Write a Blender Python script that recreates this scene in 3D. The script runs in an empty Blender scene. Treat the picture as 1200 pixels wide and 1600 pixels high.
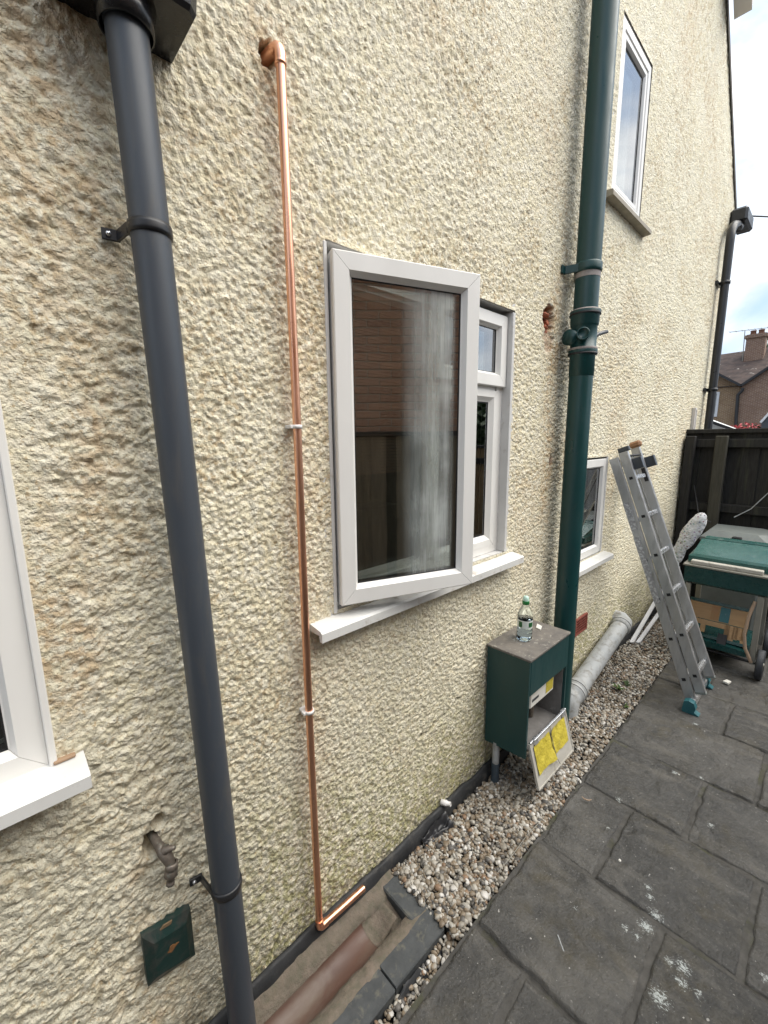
import bpy, math, random
import numpy as np
from mathutils import Vector, Matrix
random.seed(7); RNG = np.random.default_rng(11)
S = bpy.context.scene; COL = S.collection
R = math.radians
# ------------------------------------------------------------------ camera
CAM_R = (0.7267, -0.6868, -0.0098); CAM_U = (0.1232, 0.1164, 0.9855); CAM_F = (0.6758, 0.7174, -0.1692)
cd = bpy.data.cameras.new('camera'); cam = bpy.data.objects.new('camera', cd); COL.objects.link(cam)
m = Matrix.Identity(4)
for i in range(3):
    m[i][0] = CAM_R[i]; m[i][1] = CAM_U[i]; m[i][2] = -CAM_F[i]
m[0][3], m[1][3], m[2][3] = 0.0, -1.0, 1.6
q = m.to_quaternion(); cam.rotation_mode = 'QUATERNION'; cam.rotation_quaternion = q; cam.location = (0, -1.0, 1.6)
cd.sensor_fit = 'VERTICAL'; cd.sensor_height = 24.0; cd.sensor_width = 18.0
cd.lens = 662.46 / 1600.0 * 24.0; cd.clip_start = 0.02; cd.clip_end = 2000
S.camera = cam
S.render.resolution_x = 768; S.render.resolution_y = 1024
# ------------------------------------------------------------------ sky
SUN_EL, SUN_AZ = R(57), R(146)       # azimuth measured from +y towards +x
W = bpy.data.worlds.new('World'); S.world = W; W.use_nodes = True
nt = W.node_tree; nt.nodes.clear()
out = nt.nodes.new('ShaderNodeOutputWorld'); bg = nt.nodes.new('ShaderNodeBackground'); bg.inputs[1].default_value = 0.072
sky = nt.nodes.new('ShaderNodeTexSky'); sky.sky_type = 'NISHITA'; sky.sun_disc = False
sky.sun_elevation = SUN_EL; sky.sun_rotation = SUN_AZ; sky.air_density = 1.1; sky.dust_density = 1.6
tc = nt.nodes.new('ShaderNodeTexCoord'); mp = nt.nodes.new('ShaderNodeMapping'); mp.inputs['Scale'].default_value = (1, 1, 1.9)
mp.inputs['Location'].default_value = (0.35, 0.1, 0.2)
n1 = nt.nodes.new('ShaderNodeTexNoise'); n1.inputs['Scale'].default_value = 3.2; n1.inputs['Detail'].default_value = 6; n1.inputs['Roughness'].default_value = 0.52
n1.inputs['Distortion'].default_value = 0.35
rp = nt.nodes.new('ShaderNodeValToRGB'); rp.color_ramp.elements[0].position = 0.40; rp.color_ramp.elements[1].position = 0.66
n2 = nt.nodes.new('ShaderNodeTexNoise'); n2.inputs['Scale'].default_value = 6.0; n2.inputs['Detail'].default_value = 5
rp2 = nt.nodes.new('ShaderNodeValToRGB'); rp2.color_ramp.elements[0].position = 0.35; rp2.color_ramp.elements[1].position = 0.65
rp2.color_ramp.elements[0].color = (4.4, 4.7, 5.1, 1); rp2.color_ramp.elements[1].color = (8.7, 8.6, 8.3, 1)
mx = nt.nodes.new('ShaderNodeMix'); mx.data_type = 'RGBA'
# pale high haze lifts the blue between the clouds
mh = nt.nodes.new('ShaderNodeMix'); mh.data_type = 'RGBA'; mh.inputs[0].default_value = 0.72; mh.inputs[7].default_value = (2.4, 3.3, 4.6, 1)
L = nt.links.new
L(tc.outputs['Generated'], mp.inputs[0]); L(mp.outputs[0], n1.inputs[0]); L(mp.outputs[0], n2.inputs[0])
L(n1.outputs[0], rp.inputs[0]); L(n2.outputs[0], rp2.inputs[0])
L(sky.outputs[0], mh.inputs[6]); L(rp.outputs[0], mx.inputs[0]); L(mh.outputs[2], mx.inputs[6]); L(rp2.outputs[0], mx.inputs[7])
L(mx.outputs[2], bg.inputs[0]); L(bg.outputs[0], out.inputs[0])
# ------------------------------------------------------------------ sun
sl = bpy.data.lights.new('sun', 'SUN'); sl.energy = 1.35; sl.angle = R(60); sl.color = (1.0, 0.94, 0.84)
so = bpy.data.objects.new('sun', sl); COL.objects.link(so); so.location = (3, -6, 12)
sd = Vector((math.sin(SUN_AZ) * math.cos(SUN_EL), math.cos(SUN_AZ) * math.cos(SUN_EL), math.sin(SUN_EL)))
so.rotation_mode = 'QUATERNION'; so.rotation_quaternion = sd.to_track_quat('Z', 'Y')
# ------------------------------------------------------------------ exposure
S.view_settings.view_transform = 'Standard'; S.view_settings.look = 'None'
S.view_settings.exposure = 1.74; S.view_settings.gamma = 1.0; S.view_settings.use_curve_mapping = False
S.render.engine = 'CYCLES'
try:
    S.cycles.max_bounces = 6; S.cycles.diffuse_bounces = 3; S.cycles.glossy_bounces = 4; S.cycles.transparent_max_bounces = 12
except Exception: pass

# ================================================================== helpers
_T = np.random.default_rng(5).random(1 << 20).astype(np.float32)
def _h(ix, iy, seed):
    k = ((iy.astype(np.int32) + seed * 37) & 1023) * 1024 + ((ix.astype(np.int32) + seed * 101) & 1023)
    return _T[k]
def vnoise(x, y, seed=0):
    ix = np.floor(x); iy = np.floor(y); fx = x - ix; fy = y - iy
    fx = fx * fx * fx * (fx * (fx * 6 - 15) + 10); fy = fy * fy * fy * (fy * (fy * 6 - 15) + 10)
    a = _h(ix, iy, seed); b = _h(ix + 1, iy, seed); c = _h(ix, iy + 1, seed); d = _h(ix + 1, iy + 1, seed)
    return (a * (1 - fx) + b * fx) * (1 - fy) + (c * (1 - fx) + d * fx) * fy
def fbm(x, y, seed=0, o=4, g=0.5):
    s = 0; a = 1.0; t = 0
    for k in range(o):
        s = s + a * vnoise(x * 2 ** k + 17.3 * k, y * 2 ** k - 9.1 * k, seed + k); t += a; a *= g
    return s / t
def blobs(x, y, seed=0, k=1.5):
    """max of randomly placed, randomly tall rounded lumps: thrown render"""
    ix = np.floor(x); iy = np.floor(y); best = np.full(x.shape, -9.0)
    for dx in (-1, 0, 1):
        for dy in (-1, 0, 1):
            jx = ix + dx; jy = iy + dy
            px = jx + _h(jx, jy, seed); py = jy + _h(jx, jy, seed + 7); hh = _h(jx, jy, seed + 13)
            an = _h(jx, jy, seed + 29) * 6.283; e = 0.6 + 0.5 * _h(jx, jy, seed + 31)
            ddx = x - px; ddy = y - py
            u = ddx * np.cos(an) + ddy * np.sin(an); v = -ddx * np.sin(an) + ddy * np.cos(an)
            best = np.maximum(best, 0.35 + 0.65 * hh - k * (u * u * e + v * v / e))
    return best
def sstep(a, b, x):
    t = np.clip((x - a) / (b - a), 0, 1); return t * t * (3 - 2 * t)

class MB:
    """collects simple shapes; build() makes ONE mesh object"""
    def __init__(s): s.v = []; s.f = []; s.sm = []
    def add(s, vs, fs, smooth=False):
        o = len(s.v); s.v += [tuple(map(float, p)) for p in vs]; s.f += [tuple(i + o for i in f) for f in fs]; s.sm += [smooth] * len(fs)
    def box(s, a, b, bev=0.0):
        (x0, y0, z0), (x1, y1, z1) = a, b
        if bev <= 0:
            vs = [(x0,y0,z0),(x1,y0,z0),(x1,y1,z0),(x0,y1,z0),(x0,y0,z1),(x1,y0,z1),(x1,y1,z1),(x0,y1,z1)]
            s.add(vs, [(0,3,2,1),(4,5,6,7),(0,1,5,4),(1,2,6,5),(2,3,7,6),(3,0,4,7)]); return s
        c = bev; X = (x0, x1); Y = (y0, y1); Z = (z0, z1); vs = []; idx = {}
        for i in (0, 1):
            for j in (0, 1):
                for k in (0, 1):
                    p = (X[i], Y[j], Z[k]); d = (c if i == 0 else -c, c if j == 0 else -c, c if k == 0 else -c)
                    for ax in range(3):
                        w = [p[t] + (0 if t == ax else d[t]) for t in range(3)]
                        idx[(i, j, k, ax)] = len(vs); vs.append(w)
        fs = []
        for ax in range(3):
            o = [t for t in range(3) if t != ax]
            for sd_ in (0, 1):
                f = []
                for (u, w) in ((0,0),(1,0),(1,1),(0,1)):
                    t = [0,0,0]; t[ax] = sd_; t[o[0]] = u; t[o[1]] = w; f.append(idx[(*t, ax)])
                fs.append(f)
        for ax in range(3):
            o = [t for t in range(3) if t != ax]
            for u in (0, 1):
                for w in (0, 1):
                    t0 = [0,0,0]; t1 = [0,0,0]; t0[ax] = 0; t1[ax] = 1
                    for t in (t0, t1): t[o[0]] = u; t[o[1]] = w
                    fs.append([idx[(*t0, o[0])], idx[(*t1, o[0])], idx[(*t1, o[1])], idx[(*t0, o[1])]])
        for i in (0, 1):
            for j in (0, 1):
                for k in (0, 1): fs.append([idx[(i,j,k,0)], idx[(i,j,k,1)], idx[(i,j,k,2)]])
        s.add(vs, fs); return s
    def bar(s, p, q_, w, h, up=(0, 0, 1), bev=0.0):
        """rectangular bar from p to q, width w sideways, h along up"""
        p = Vector(p); q_ = Vector(q_); d = (q_ - p); ln = d.length; d.normalize()
        sd_ = d.cross(Vector(up)); sd_.normalize(); u = sd_.cross(d)
        t = MB(); t.box((0, -w/2, -h/2), (ln, w/2, h/2), bev)
        s.add([p + d*a[0] + sd_*a[1] + u*a[2] for a in t.v], t.f); return s
    def tube(s, pts, r, n=16, caps=True, smooth=True):
        pts = [Vector(p) for p in pts]; rs = r if isinstance(r, (list, tuple)) else [r] * len(pts)
        rings = []; prev = None
        for i, p in enumerate(pts):
            t = (pts[min(i+1, len(pts)-1)] - pts[max(i-1, 0)]).normalized()
            if prev is None:
                a = Vector((0, 0, 1)) if abs(t.z) < 0.9 else Vector((1, 0, 0)); u = a.cross(t).normalized()
            else: u = (prev - t * prev.dot(t)).normalized()
            prev = u; w = t.cross(u)
            rings.append([p + (u * math.cos(6.28318530718*k/n) + w * math.sin(6.28318530718*k/n)) * rs[i] for k in range(n)])
        vs = [v for rg in rings for v in rg]; fs = []
        for i in range(len(pts) - 1):
            for k in range(n):
                a = i*n + k; b = i*n + (k+1) % n; fs.append((a, b, b+n, a+n))
        s.add(vs, fs, smooth)
        if caps: 
            s.add(rings[0], [tuple(range(n))[::-1]]); s.add(rings[-1], [tuple(range(n))])
        return s
    def lathe(s, c, prof, n=20, axis=(0, 0, 1), smooth=True):
        """prof: (radius, distance along axis)"""
        ax = Vector(axis).normalized(); a = Vector((0, 0, 1)) if abs(ax.z) < 0.9 else Vector((1, 0, 0))
        u = a.cross(ax).normalized(); w = ax.cross(u); c = Vector(c); vs = []; fs = []
        for (r, h) in prof:
            for k in range(n):
                t = 6.28318530718*k/n; vs.append(c + ax*h + (u*math.cos(t) + w*math.sin(t))*r)
        for i in range(len(prof)-1):
            for k in range(n):
                p = i*n+k; q_ = i*n+(k+1) % n; fs.append((p, q_, q_+n, p+n))
        s.add(vs, fs, smooth); return s
    def prism(s, poly, z0, z1, fn=None):
        """poly in (u,v), extruded along w; fn maps (u,v,w) to xyz"""
        fn = fn or (lambda u, v, w: (u, v, w)); n = len(poly)
        vs = [fn(u, v, z0) for u, v in poly] + [fn(u, v, z1) for u, v in poly]
        s.add(vs, [tuple(range(n))[::-1], tuple(range(n, 2*n))] + [(i, (i+1) % n, n+(i+1) % n, n+i) for i in range(n)]); return s
    def build(s, name, mat, parent=None, loc=None):
        me = bpy.data.meshes.new(name); me.from_pydata(s.v, [], s.f); me.validate()
        if len(me.polygons) == len(s.sm): me.polygons.foreach_set('use_smooth', s.sm)
        import bmesh
        b = bmesh.new(); b.from_mesh(me); bmesh.ops.recalc_face_normals(b, faces=b.faces); b.to_mesh(me); b.free()
        me.materials.append(mat); return link(name, me, parent, loc)
def link(name, me, parent=None, loc=None):
    o = bpy.data.objects.new(name, me); COL.objects.link(o)
    if loc: o.location = loc
    if parent:
        o.parent = parent; o.matrix_parent_inverse = parent_inv(parent)
    return o
def parent_inv(p):      # parts are modelled in world coordinates
    return Matrix.Identity(4) if p.parent else Matrix.Translation(p.location).inverted()
def tag(o, label, cat=None, group=None, kind=None):
    if label: o['label'] = label
    if cat: o['category'] = cat
    if group: o['group'] = group
    if kind: o['kind'] = kind
    return o
def thing(name, label, cat, loc=(0, 0, 0), group=None):
    o = bpy.data.objects.new(name, None); COL.objects.link(o); o.location = loc; o.empty_display_size = 0.1
    return tag(o, label, cat, group)
def sub(name, parent):       # a part that only groups its own pieces: an Empty at the thing's origin
    o = bpy.data.objects.new(name, None); COL.objects.link(o); o.parent = parent
    o.matrix_parent_inverse = Matrix.Translation(parent.location).inverted(); return o
def grid_mesh(name, V, nx, nz, keep=None, attrs=None, mat=None, parent=None, smooth=True):
    me = bpy.data.meshes.new(name)
    i = np.arange((nx-1)*(nz-1)); a = (i // (nx-1)) * nx + i % (nx-1)
    Q = np.stack([a, a+1, a+1+nx, a+nx], 1)
    if keep is not None: Q = Q[keep.ravel()]
    used = np.zeros(len(V), bool); used[Q.ravel()] = True; rm = np.cumsum(used) - 1; Q = rm[Q]; V = V[used]
    n = len(Q); me.vertices.add(len(V)); me.vertices.foreach_set('co', V.astype(np.float32).ravel())
    me.loops.add(n*4); me.polygons.add(n); me.loops.foreach_set('vertex_index', Q.astype(np.int32).ravel())
    me.polygons.foreach_set('loop_start', np.arange(n, dtype=np.int32)*4)
    me.polygons.foreach_set('use_smooth', np.full(n, smooth))
    me.update(calc_edges=True)
    for k, d in (attrs or {}).items():
        if d.ndim == 3:
            at = me.attributes.new(k, 'FLOAT_COLOR', 'POINT'); at.data.foreach_set('color', np.concatenate([d.reshape(-1, 3)[used], np.ones((used.sum(), 1))], 1).astype(np.float32).ravel()); continue
        at = me.attributes.new(k, 'FLOAT', 'POINT'); at.data.foreach_set('value', d.ravel()[used].astype(np.float32))
    if mat: me.materials.append(mat)
    return link(name, me, parent)

# ------------------------------------------------------------------ materials
def new_mat(name):
    mt = bpy.data.materials.new(name); mt.use_nodes = True; t = mt.node_tree
    return mt, t, t.nodes['Principled BSDF']
def N(t, ty, **kw):
    n = t.nodes.new(ty)
    for k, v in kw.items():
        if hasattr(n, k): setattr(n, k, v)
        else: n.inputs[k.replace('_', ' ')].default_value = v
    return n
def mixc(t, fac, a, b):
    mx_ = t.nodes.new('ShaderNodeMix'); mx_.data_type = 'RGBA'
    for s_, v in ((0, fac), (6, a), (7, b)):
        if hasattr(v, 'is_output'): t.links.new(v, mx_.inputs[s_])
        else: mx_.inputs[s_].default_value = v if s_ == 0 else (*v[:3], 1)
    return mx_.outputs[2]
def ramp(t, src, a, b, c0=0.0, c1=1.0):
    r_ = t.nodes.new('ShaderNodeMapRange'); r_.inputs[1].default_value = a; r_.inputs[2].default_value = b
    r_.inputs[3].default_value = c0; r_.inputs[4].default_value = c1; t.links.new(src, r_.inputs[0]); return r_.outputs[0]
def mth(t, op, a, b=0.0):
    n = t.nodes.new('ShaderNodeMath'); n.operation = op
    for i, v in enumerate((a, b)):
        if hasattr(v, 'is_output'): t.links.new(v, n.inputs[i])
        else: n.inputs[i].default_value = v
    return n.outputs[0]
def coord(t, scale=(1, 1, 1), obj=False):
    """world position, so that look-alike pieces do not share one pattern"""
    if obj: c = t.nodes.new('ShaderNodeTexCoord').outputs['Object']
    else: c = t.nodes.new('ShaderNodeNewGeometry').outputs['Position']
    mp_ = t.nodes.new('ShaderNodeMapping'); mp_.inputs['Scale'].default_value = scale; t.links.new(c, mp_.inputs[0]); return mp_.outputs[0]
def noise(t, vec, scale, detail=4, rough=0.55, dist=0.0):
    n = t.nodes.new('ShaderNodeTexNoise'); n.inputs['Scale'].default_value = scale; n.inputs['Detail'].default_value = detail
    n.inputs['Roughness'].default_value = rough; n.inputs['Distortion'].default_value = dist; t.links.new(vec, n.inputs[0]); return n.outputs[0]
def bump(t, p, h, strength, dist):
    b = t.nodes.new('ShaderNodeBump'); b.inputs['Strength'].default_value = strength; b.inputs['Distance'].default_value = dist
    t.links.new(h, b.inputs['Height']); t.links.new(b.outputs[0], p.inputs['Normal'])
def mat(name, c1, c2=None, rough=0.5, metal=0.0, scale=8.0, sc=(1, 1, 1), lo=0.35, hi=0.7, bs=0.0, bd=0.002, bscale=120.0, dirt=None, dl=0.58, dh=0.7, dscale=14.0, rv=0.12, spec=0.5, obj=False):
    mt, t, p = new_mat(name); v = coord(t, sc, obj); p.inputs['Metallic'].default_value = metal
    p.inputs['Specular IOR Level'].default_value = spec
    c2 = c2 or tuple(x * 0.8 for x in c1); n = noise(t, v, scale, 6, 0.6)
    c = mixc(t, ramp(t, n, lo, hi), c1, c2)
    if dirt: c = mixc(t, ramp(t, noise(t, v, dscale, 8, 0.65, 0.4), dl, dh), c, dirt)
    t.links.new(c, p.inputs['Base Color'])
    t.links.new(ramp(t, noise(t, v, scale*2.3, 5), 0.3, 0.7, max(0.02, rough-rv), min(1, rough+rv)), p.inputs['Roughness'])
    if bs: bump(t, p, noise(t, v, bscale, 5, 0.6), bs, bd)
    return mt
M = {}
M['upvc'] = mat('white_plastic', (0.84, 0.825, 0.79), (0.77, 0.755, 0.72), 0.36, scale=5, sc=(1, 1, .35), dirt=(0.52, 0.49, 0.44), dl=0.62, dh=0.85, dscale=5)
M['upvc_dull'] = mat('weathered_white_plastic', (0.66, 0.65, 0.63), (0.58, 0.57, 0.55), 0.45, scale=7, dirt=(0.36, 0.33, 0.28), dl=0.6, dh=0.8)
M['sill'] = mat('sill_white_plastic', (0.72, 0.715, 0.69), (0.64, 0.635, 0.61), 0.38, scale=9, dirt=(0.38, 0.31, 0.24), dl=0.58, dh=0.78, dscale=14)
M['gasket'] = mat('black_rubber', (0.012, 0.012, 0.014), rough=0.6)
M['grey_pvc'] = mat('slate_grey_pvc', (0.056, 0.066, 0.080), (0.045, 0.053, 0.066), 0.42, scale=5, sc=(1, 1, .22), dirt=(0.085, 0.083, 0.08), dl=0.52, dh=0.82, dscale=26, bs=0.05, bscale=200)
M['black_pvc'] = mat('black_plastic', (0.014, 0.015, 0.018), (0.022, 0.022, 0.024), 0.38, scale=10)
M['iron'] = mat('black_gloss_iron', (0.010, 0.011, 0.014), (0.018, 0.018, 0.02), 0.22, scale=8, dirt=(0.05, 0.03, 0.015), dl=0.62, dh=0.78, dscale=16, bs=0.3, bscale=60)
M['green'] = mat('dark_green_paint', (0.008, 0.050, 0.050), (0.006, 0.041, 0.043), 0.38, scale=6, sc=(1, 1, .4), bs=0.10, bscale=90, bd=0.001, dirt=(0.03, 0.055, 0.052), dl=.58, dh=.80, dscale=24)
M['pale_paint'] = mat('bare_grey_plastic', (0.24, 0.21, 0.20), (0.32, 0.29, 0.27), 0.6, scale=40)
M['galv'] = mat('weathered_grey_plastic', (0.34, 0.36, 0.37), (0.42, 0.43, 0.43), 0.5, scale=14, dirt=(0.20, 0.19, 0.165), dl=0.50, dh=0.70, dscale=22, bs=0.1)
M['alu'] = mat('worn_aluminium', (0.52, 0.53, 0.54), (0.42, 0.43, 0.44), 0.42, 0.75, scale=16, sc=(1, 1, .3), dirt=(0.30, 0.30, 0.30), dl=0.55, dh=0.8, dscale=30)
M['alu_bright'] = mat('bright_aluminium', (0.75, 0.76, 0.77), (0.65, 0.66, 0.68), 0.3, 0.85, scale=30)
M['alu_paint'] = mat('paint_splashed_aluminium', (0.6, 0.61, 0.62), (0.34, 0.34, 0.35), 0.5, 0.3, scale=70, lo=0.42, hi=0.52)
M['teal'] = mat('teal_rubber', (0.02, 0.13, 0.15), (0.018, 0.10, 0.12), 0.5, dirt=(0.25, 0.3, 0.3), dl=0.62, dh=0.75, dscale=60)
M['copper'] = None
def copper():
    mt, t, p = new_mat('bright_copper'); v = coord(t, (1, 1, .12)); p.inputs['Metallic'].default_value = 1
    c = mixc(t, ramp(t, noise(t, v, 22, 6, .6), .35, .7), (0.95, 0.53, 0.36), (0.82, 0.42, 0.27))
    c = mixc(t, ramp(t, noise(t, coord(t), 30, 5), .66, .74), c, (0.32, 0.13, 0.07))
    t.links.new(c, p.inputs['Base Color']); t.links.new(ramp(t, noise(t, v, 40, 5), .3, .7, .24, .42), p.inputs['Roughness']); return mt
M['copper'] = copper()
M['clip'] = mat('white_clip_plastic', (0.80, 0.78, 0.76), (0.74, 0.72, 0.70), 0.4)
M['brass'] = mat('tarnished_brass', (0.20, 0.17, 0.14), (0.12, 0.10, 0.085), 0.5, 0.5, scale=60, dirt=(0.24, 0.26, 0.22), dl=.55, dh=.7, dscale=90, bs=.3, bscale=150)
M['bitumen'] = mat('black_bitumen', (0.018, 0.019, 0.021), (0.034, 0.035, 0.037), 0.68, scale=12, bs=0.6, bd=0.004, bscale=35, dirt=(0.085, 0.08, 0.072), dl=.54, dh=.72)
M['soil'] = mat('dark_soil', (0.045, 0.038, 0.03), (0.02, 0.018, 0.015), 0.95, scale=60, bs=.8, bd=.006, bscale=140)
M['cement'] = mat('old_cement', (0.20, 0.16, 0.125), (0.125, 0.105, 0.08), 0.88, scale=26, lo=.3, hi=.65, bs=1.0, bd=.006, bscale=60, dirt=(0.105, 0.098, 0.068), dl=.45, dh=.72, dscale=24)
M['clay'] = mat('brown_glazed_clay', (0.120, 0.066, 0.048), (0.085, 0.048, 0.036), 0.5, scale=10, sc=(.4, 1, 1), dirt=(0.15, 0.115, 0.09), dl=.45, dh=.70, dscale=12, bs=.12, bscale=60)
M['slate'] = mat('blue_grey_engineering_stone', (0.070, 0.075, 0.077), (0.044, 0.048, 0.050), 0.75, scale=20, bs=.6, bd=.003, bscale=90, dirt=(0.13, 0.125, 0.10), dl=.55, dh=.68, dscale=22)
M['fence'] = mat('dark_stained_timber', (0.020, 0.018, 0.015), (0.011, 0.010, 0.009), 0.75, scale=10, sc=(6, 6, .5), bs=.5, bd=.002, bscale=20, dirt=(0.042, 0.042, 0.026), dl=.55, dh=.75, dscale=3)
M['fence_tan'] = mat('tan_timber', (0.34, 0.24, 0.13), (0.25, 0.17, 0.09), 0.8, scale=6, sc=(6, 6, .5), bs=.4, bd=.002, bscale=20)
M['fence_grey'] = mat('grey_brown_timber', (0.21, 0.17, 0.125), (0.14, 0.115, 0.085), 0.85, scale=6, sc=(6, 6, .5), bs=.5, bd=.002, bscale=20)
M['fence_pale'] = mat('weathered_timber', (0.060, 0.055, 0.040), (0.036, 0.034, 0.025), 0.8, scale=10, sc=(6, 6, .5), bs=.5, bd=.002, bscale=20)
M['mortar'] = mat('grey_mortar', (0.42, 0.37, 0.32), (0.34, 0.30, 0.26), 0.95, scale=30)
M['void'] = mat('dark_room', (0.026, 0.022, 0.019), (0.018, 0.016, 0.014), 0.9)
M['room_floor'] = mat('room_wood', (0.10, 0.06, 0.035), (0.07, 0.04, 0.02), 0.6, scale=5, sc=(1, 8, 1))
M['soffit'] = mat('soffit_board', (0.66, 0.62, 0.58), (0.58, 0.55, 0.52), 0.6)
M['slate_roof'] = mat('roof_tile', (0.075, 0.05, 0.04), (0.10, 0.075, 0.06), 0.85, scale=3, bs=.3, dirt=(0.2, 0.18, 0.15), dl=.63, dh=.68, dscale=3)
M['yellow_paper'] = mat('yellow_label_paper', (0.60, 0.50, 0.06), (0.46, 0.37, 0.035), 0.55, scale=26, bs=1.0, bd=.012, bscale=22, dirt=(0.35, 0.30, 0.10), dl=.62, dh=.75, dscale=40)
M['door_inside'] = mat('grimy_white_board', (0.50, 0.48, 0.43), (0.40, 0.38, 0.33), 0.6, scale=12, dirt=(0.2, 0.18, 0.14), dl=.58, dh=.72, dscale=14)
M['box_inside'] = mat('dusty_grey_lining', (0.22, 0.21, 0.20), (0.16, 0.15, 0.14), 0.8, scale=20, dirt=(0.36, 0.35, 0.33), dl=.6, dh=.7)
M['box_top'] = mat('lichen_grey_lid', (0.12, 0.11, 0.10), (0.19, 0.17, 0.145), 0.85, scale=18, bs=.6, bd=.002, bscale=90, dirt=(0.30, 0.28, 0.24), dl=.58, dh=.66, dscale=42)
M['white_card'] = mat('white_card', (0.7, 0.69, 0.64), (0.62, 0.6, 0.55), .7)
M['wood_orange'] = mat('pale_plywood', (0.40, 0.25, 0.12), (0.32, 0.19, 0.09), 0.6, scale=8, sc=(1, .4, 4))
M['rust_wood'] = mat('rust_stained_plywood', (0.36, 0.15, 0.05), (0.30, 0.18, 0.08), 0.6, scale=10)
M['bbq'] = mat('barbecue_green_enamel', (0.006, 0.046, 0.044), (0.010, 0.056, 0.053), 0.30, scale=14, dirt=(0.12, 0.2, 0.19), dl=.66, dh=.85, dscale=12)
M['bbq_lid'] = mat('dusty_green_enamel', (0.035, 0.105, 0.092), (0.022, 0.085, 0.075), 0.26, scale=10, dirt=(0.20, 0.26, 0.24), dl=.6, dh=.85, dscale=12)
M['leg_metal'] = mat('painted_steel_leg', (0.28, 0.27, 0.23), (0.22, 0.21, 0.18), 0.45)
M['grey_plastic'] = mat('grey_storage_plastic', (0.20, 0.22, 0.21), (0.16, 0.175, 0.17), 0.5)
M['hose'] = mat('beige_rubber_hose', (0.42, 0.30, 0.21), (0.34, 0.24, 0.17), 0.5)
M['tyre'] = mat('dark_wheel_plastic', (0.03, 0.034, 0.04), (0.045, 0.048, 0.055), 0.6)
M['frame_white'] = mat('white_metal_tube', (0.72, 0.73, 0.74), (0.6, 0.6, 0.62), 0.4, dirt=(.3, .3, .28), dl=.6, dh=.75, dscale=30)
M['wire'] = mat('black_wire', (0.02, 0.02, 0.022), rough=.5)
M['orange_tape'] = mat('brown_tape', (0.36, 0.24, 0.15), (0.28, 0.18, 0.11), .7)
M['bamboo'] = mat('bamboo_slat', (0.12, 0.055, 0.03), (0.08, 0.035, 0.018), .5, scale=20)
M['leafg'] = mat('leaf_green', (0.05, 0.085, 0.022), (0.03, 0.06, 0.014), 0.6, scale=3)
M['bark'] = mat('bark', (0.07, 0.05, 0.035), (0.04, 0.03, 0.02), .9)
M['petal'] = mat('red_petal', (0.50, 0.045, 0.06), (0.55, 0.12, 0.12), .6, scale=20)
M['render_white'] = mat('white_render', (0.7, 0.7, 0.68), (0.62, 0.62, 0.6), .8)

def glass_mat(name, ior=3.3, streak=False):
    mt, t, p = new_mat(name); t.nodes.remove(p); o = t.nodes['Material Output']
    lw = N(t, 'ShaderNodeLayerWeight', Blend=.5); f0 = ((ior-1)/(ior+1))**2; fr_ = mth(t, 'ADD', mth(t, 'MULTIPLY', mth(t, 'POWER', lw.outputs['Facing'], 4.2), 1-f0), f0); tr = N(t, 'ShaderNodeBsdfTransparent'); gl = N(t, 'ShaderNodeBsdfGlossy', Roughness=0.004)
    tr.inputs[0].default_value = (0.60, 0.64, 0.62, 1); gl.inputs[0].default_value = (0.95, 0.97, 1, 1)
    v = coord(t); bn = t.nodes.new('ShaderNodeBump'); bn.inputs['Strength'].default_value = 0.012; bn.inputs['Distance'].default_value = 0.02
    t.links.new(noise(t, v, 5, 2), bn.inputs['Height']); t.links.new(bn.outputs[0], gl.inputs['Normal'])
    mx_ = t.nodes.new('ShaderNodeMixShader'); t.links.new(fr_, mx_.inputs[0]); t.links.new(tr.outputs[0], mx_.inputs[1]); t.links.new(gl.outputs[0], mx_.inputs[2])
    sh = mx_.outputs[0]
    if streak:      # condensation and run-marks between the panes, at the free edge
        df = N(t, 'ShaderNodeBsdfDiffuse'); df.inputs[0].default_value = (0.60, 0.63, 0.61, 1)
        s1 = noise(t, coord(t, (30, 30, 1.6)), 1.6, 7, .7); sep = t.nodes.new('ShaderNodeSeparateXYZ'); t.links.new(coord(t), sep.inputs[0])
        band = mth(t, 'MULTIPLY', ramp(t, sep.outputs[0], 0.945, 1.03), ramp(t, sep.outputs[0], 1.125, 1.098))
        low = ramp(t, noise(t, coord(t, (3, 3, 3)), 2.0, 4), .3, .7, .35, 1)
        f = mth(t, 'MULTIPLY', mth(t, 'MULTIPLY', band, ramp(t, s1, .30, .66, .25, 1)), mth(t, 'MULTIPLY', low, 0.80))
        m2 = t.nodes.new('ShaderNodeMixShader'); t.links.new(f, m2.inputs[0]); t.links.new(sh, m2.inputs[1]); t.links.new(df.outputs[0], m2.inputs[2]); sh = m2.outputs[0]
    t.links.new(sh, o.inputs[0]); return mt
M['glass'] = glass_mat('window_glass'); M['glass_wet'] = glass_mat('condensation_glass', 3.3, True)

def wall_mat():
    mt, t, p = new_mat('cream_roughcast'); p.inputs['Roughness'].default_value = 0.62; p.inputs['Specular IOR Level'].default_value = 0.25
    v = coord(t); ca = N(t, 'ShaderNodeAttribute', attribute_name='paint_colour').outputs['Color']
    c = mixc(t, ramp(t, noise(t, v, 120, 3, .65), .56, .66, 0, .75), ca, (0.52, 0.39, 0.22))         # brown specks
    t.links.new(c, p.inputs['Base Color'])
    far = ramp(t, noise(t, v, 110, 4, .62), .25, .75)
    vo = t.nodes.new('ShaderNodeTexVoronoi'); vo.inputs['Scale'].default_value = 85; t.links.new(v, vo.inputs['Vector'])
    h = mth(t, 'SUBTRACT', far, mth(t, 'MULTIPLY', vo.outputs['Distance'], 0.7))
    bump(t, p, h, 0.85, 0.0070); return mt
M['wall'] = wall_mat()

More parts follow.
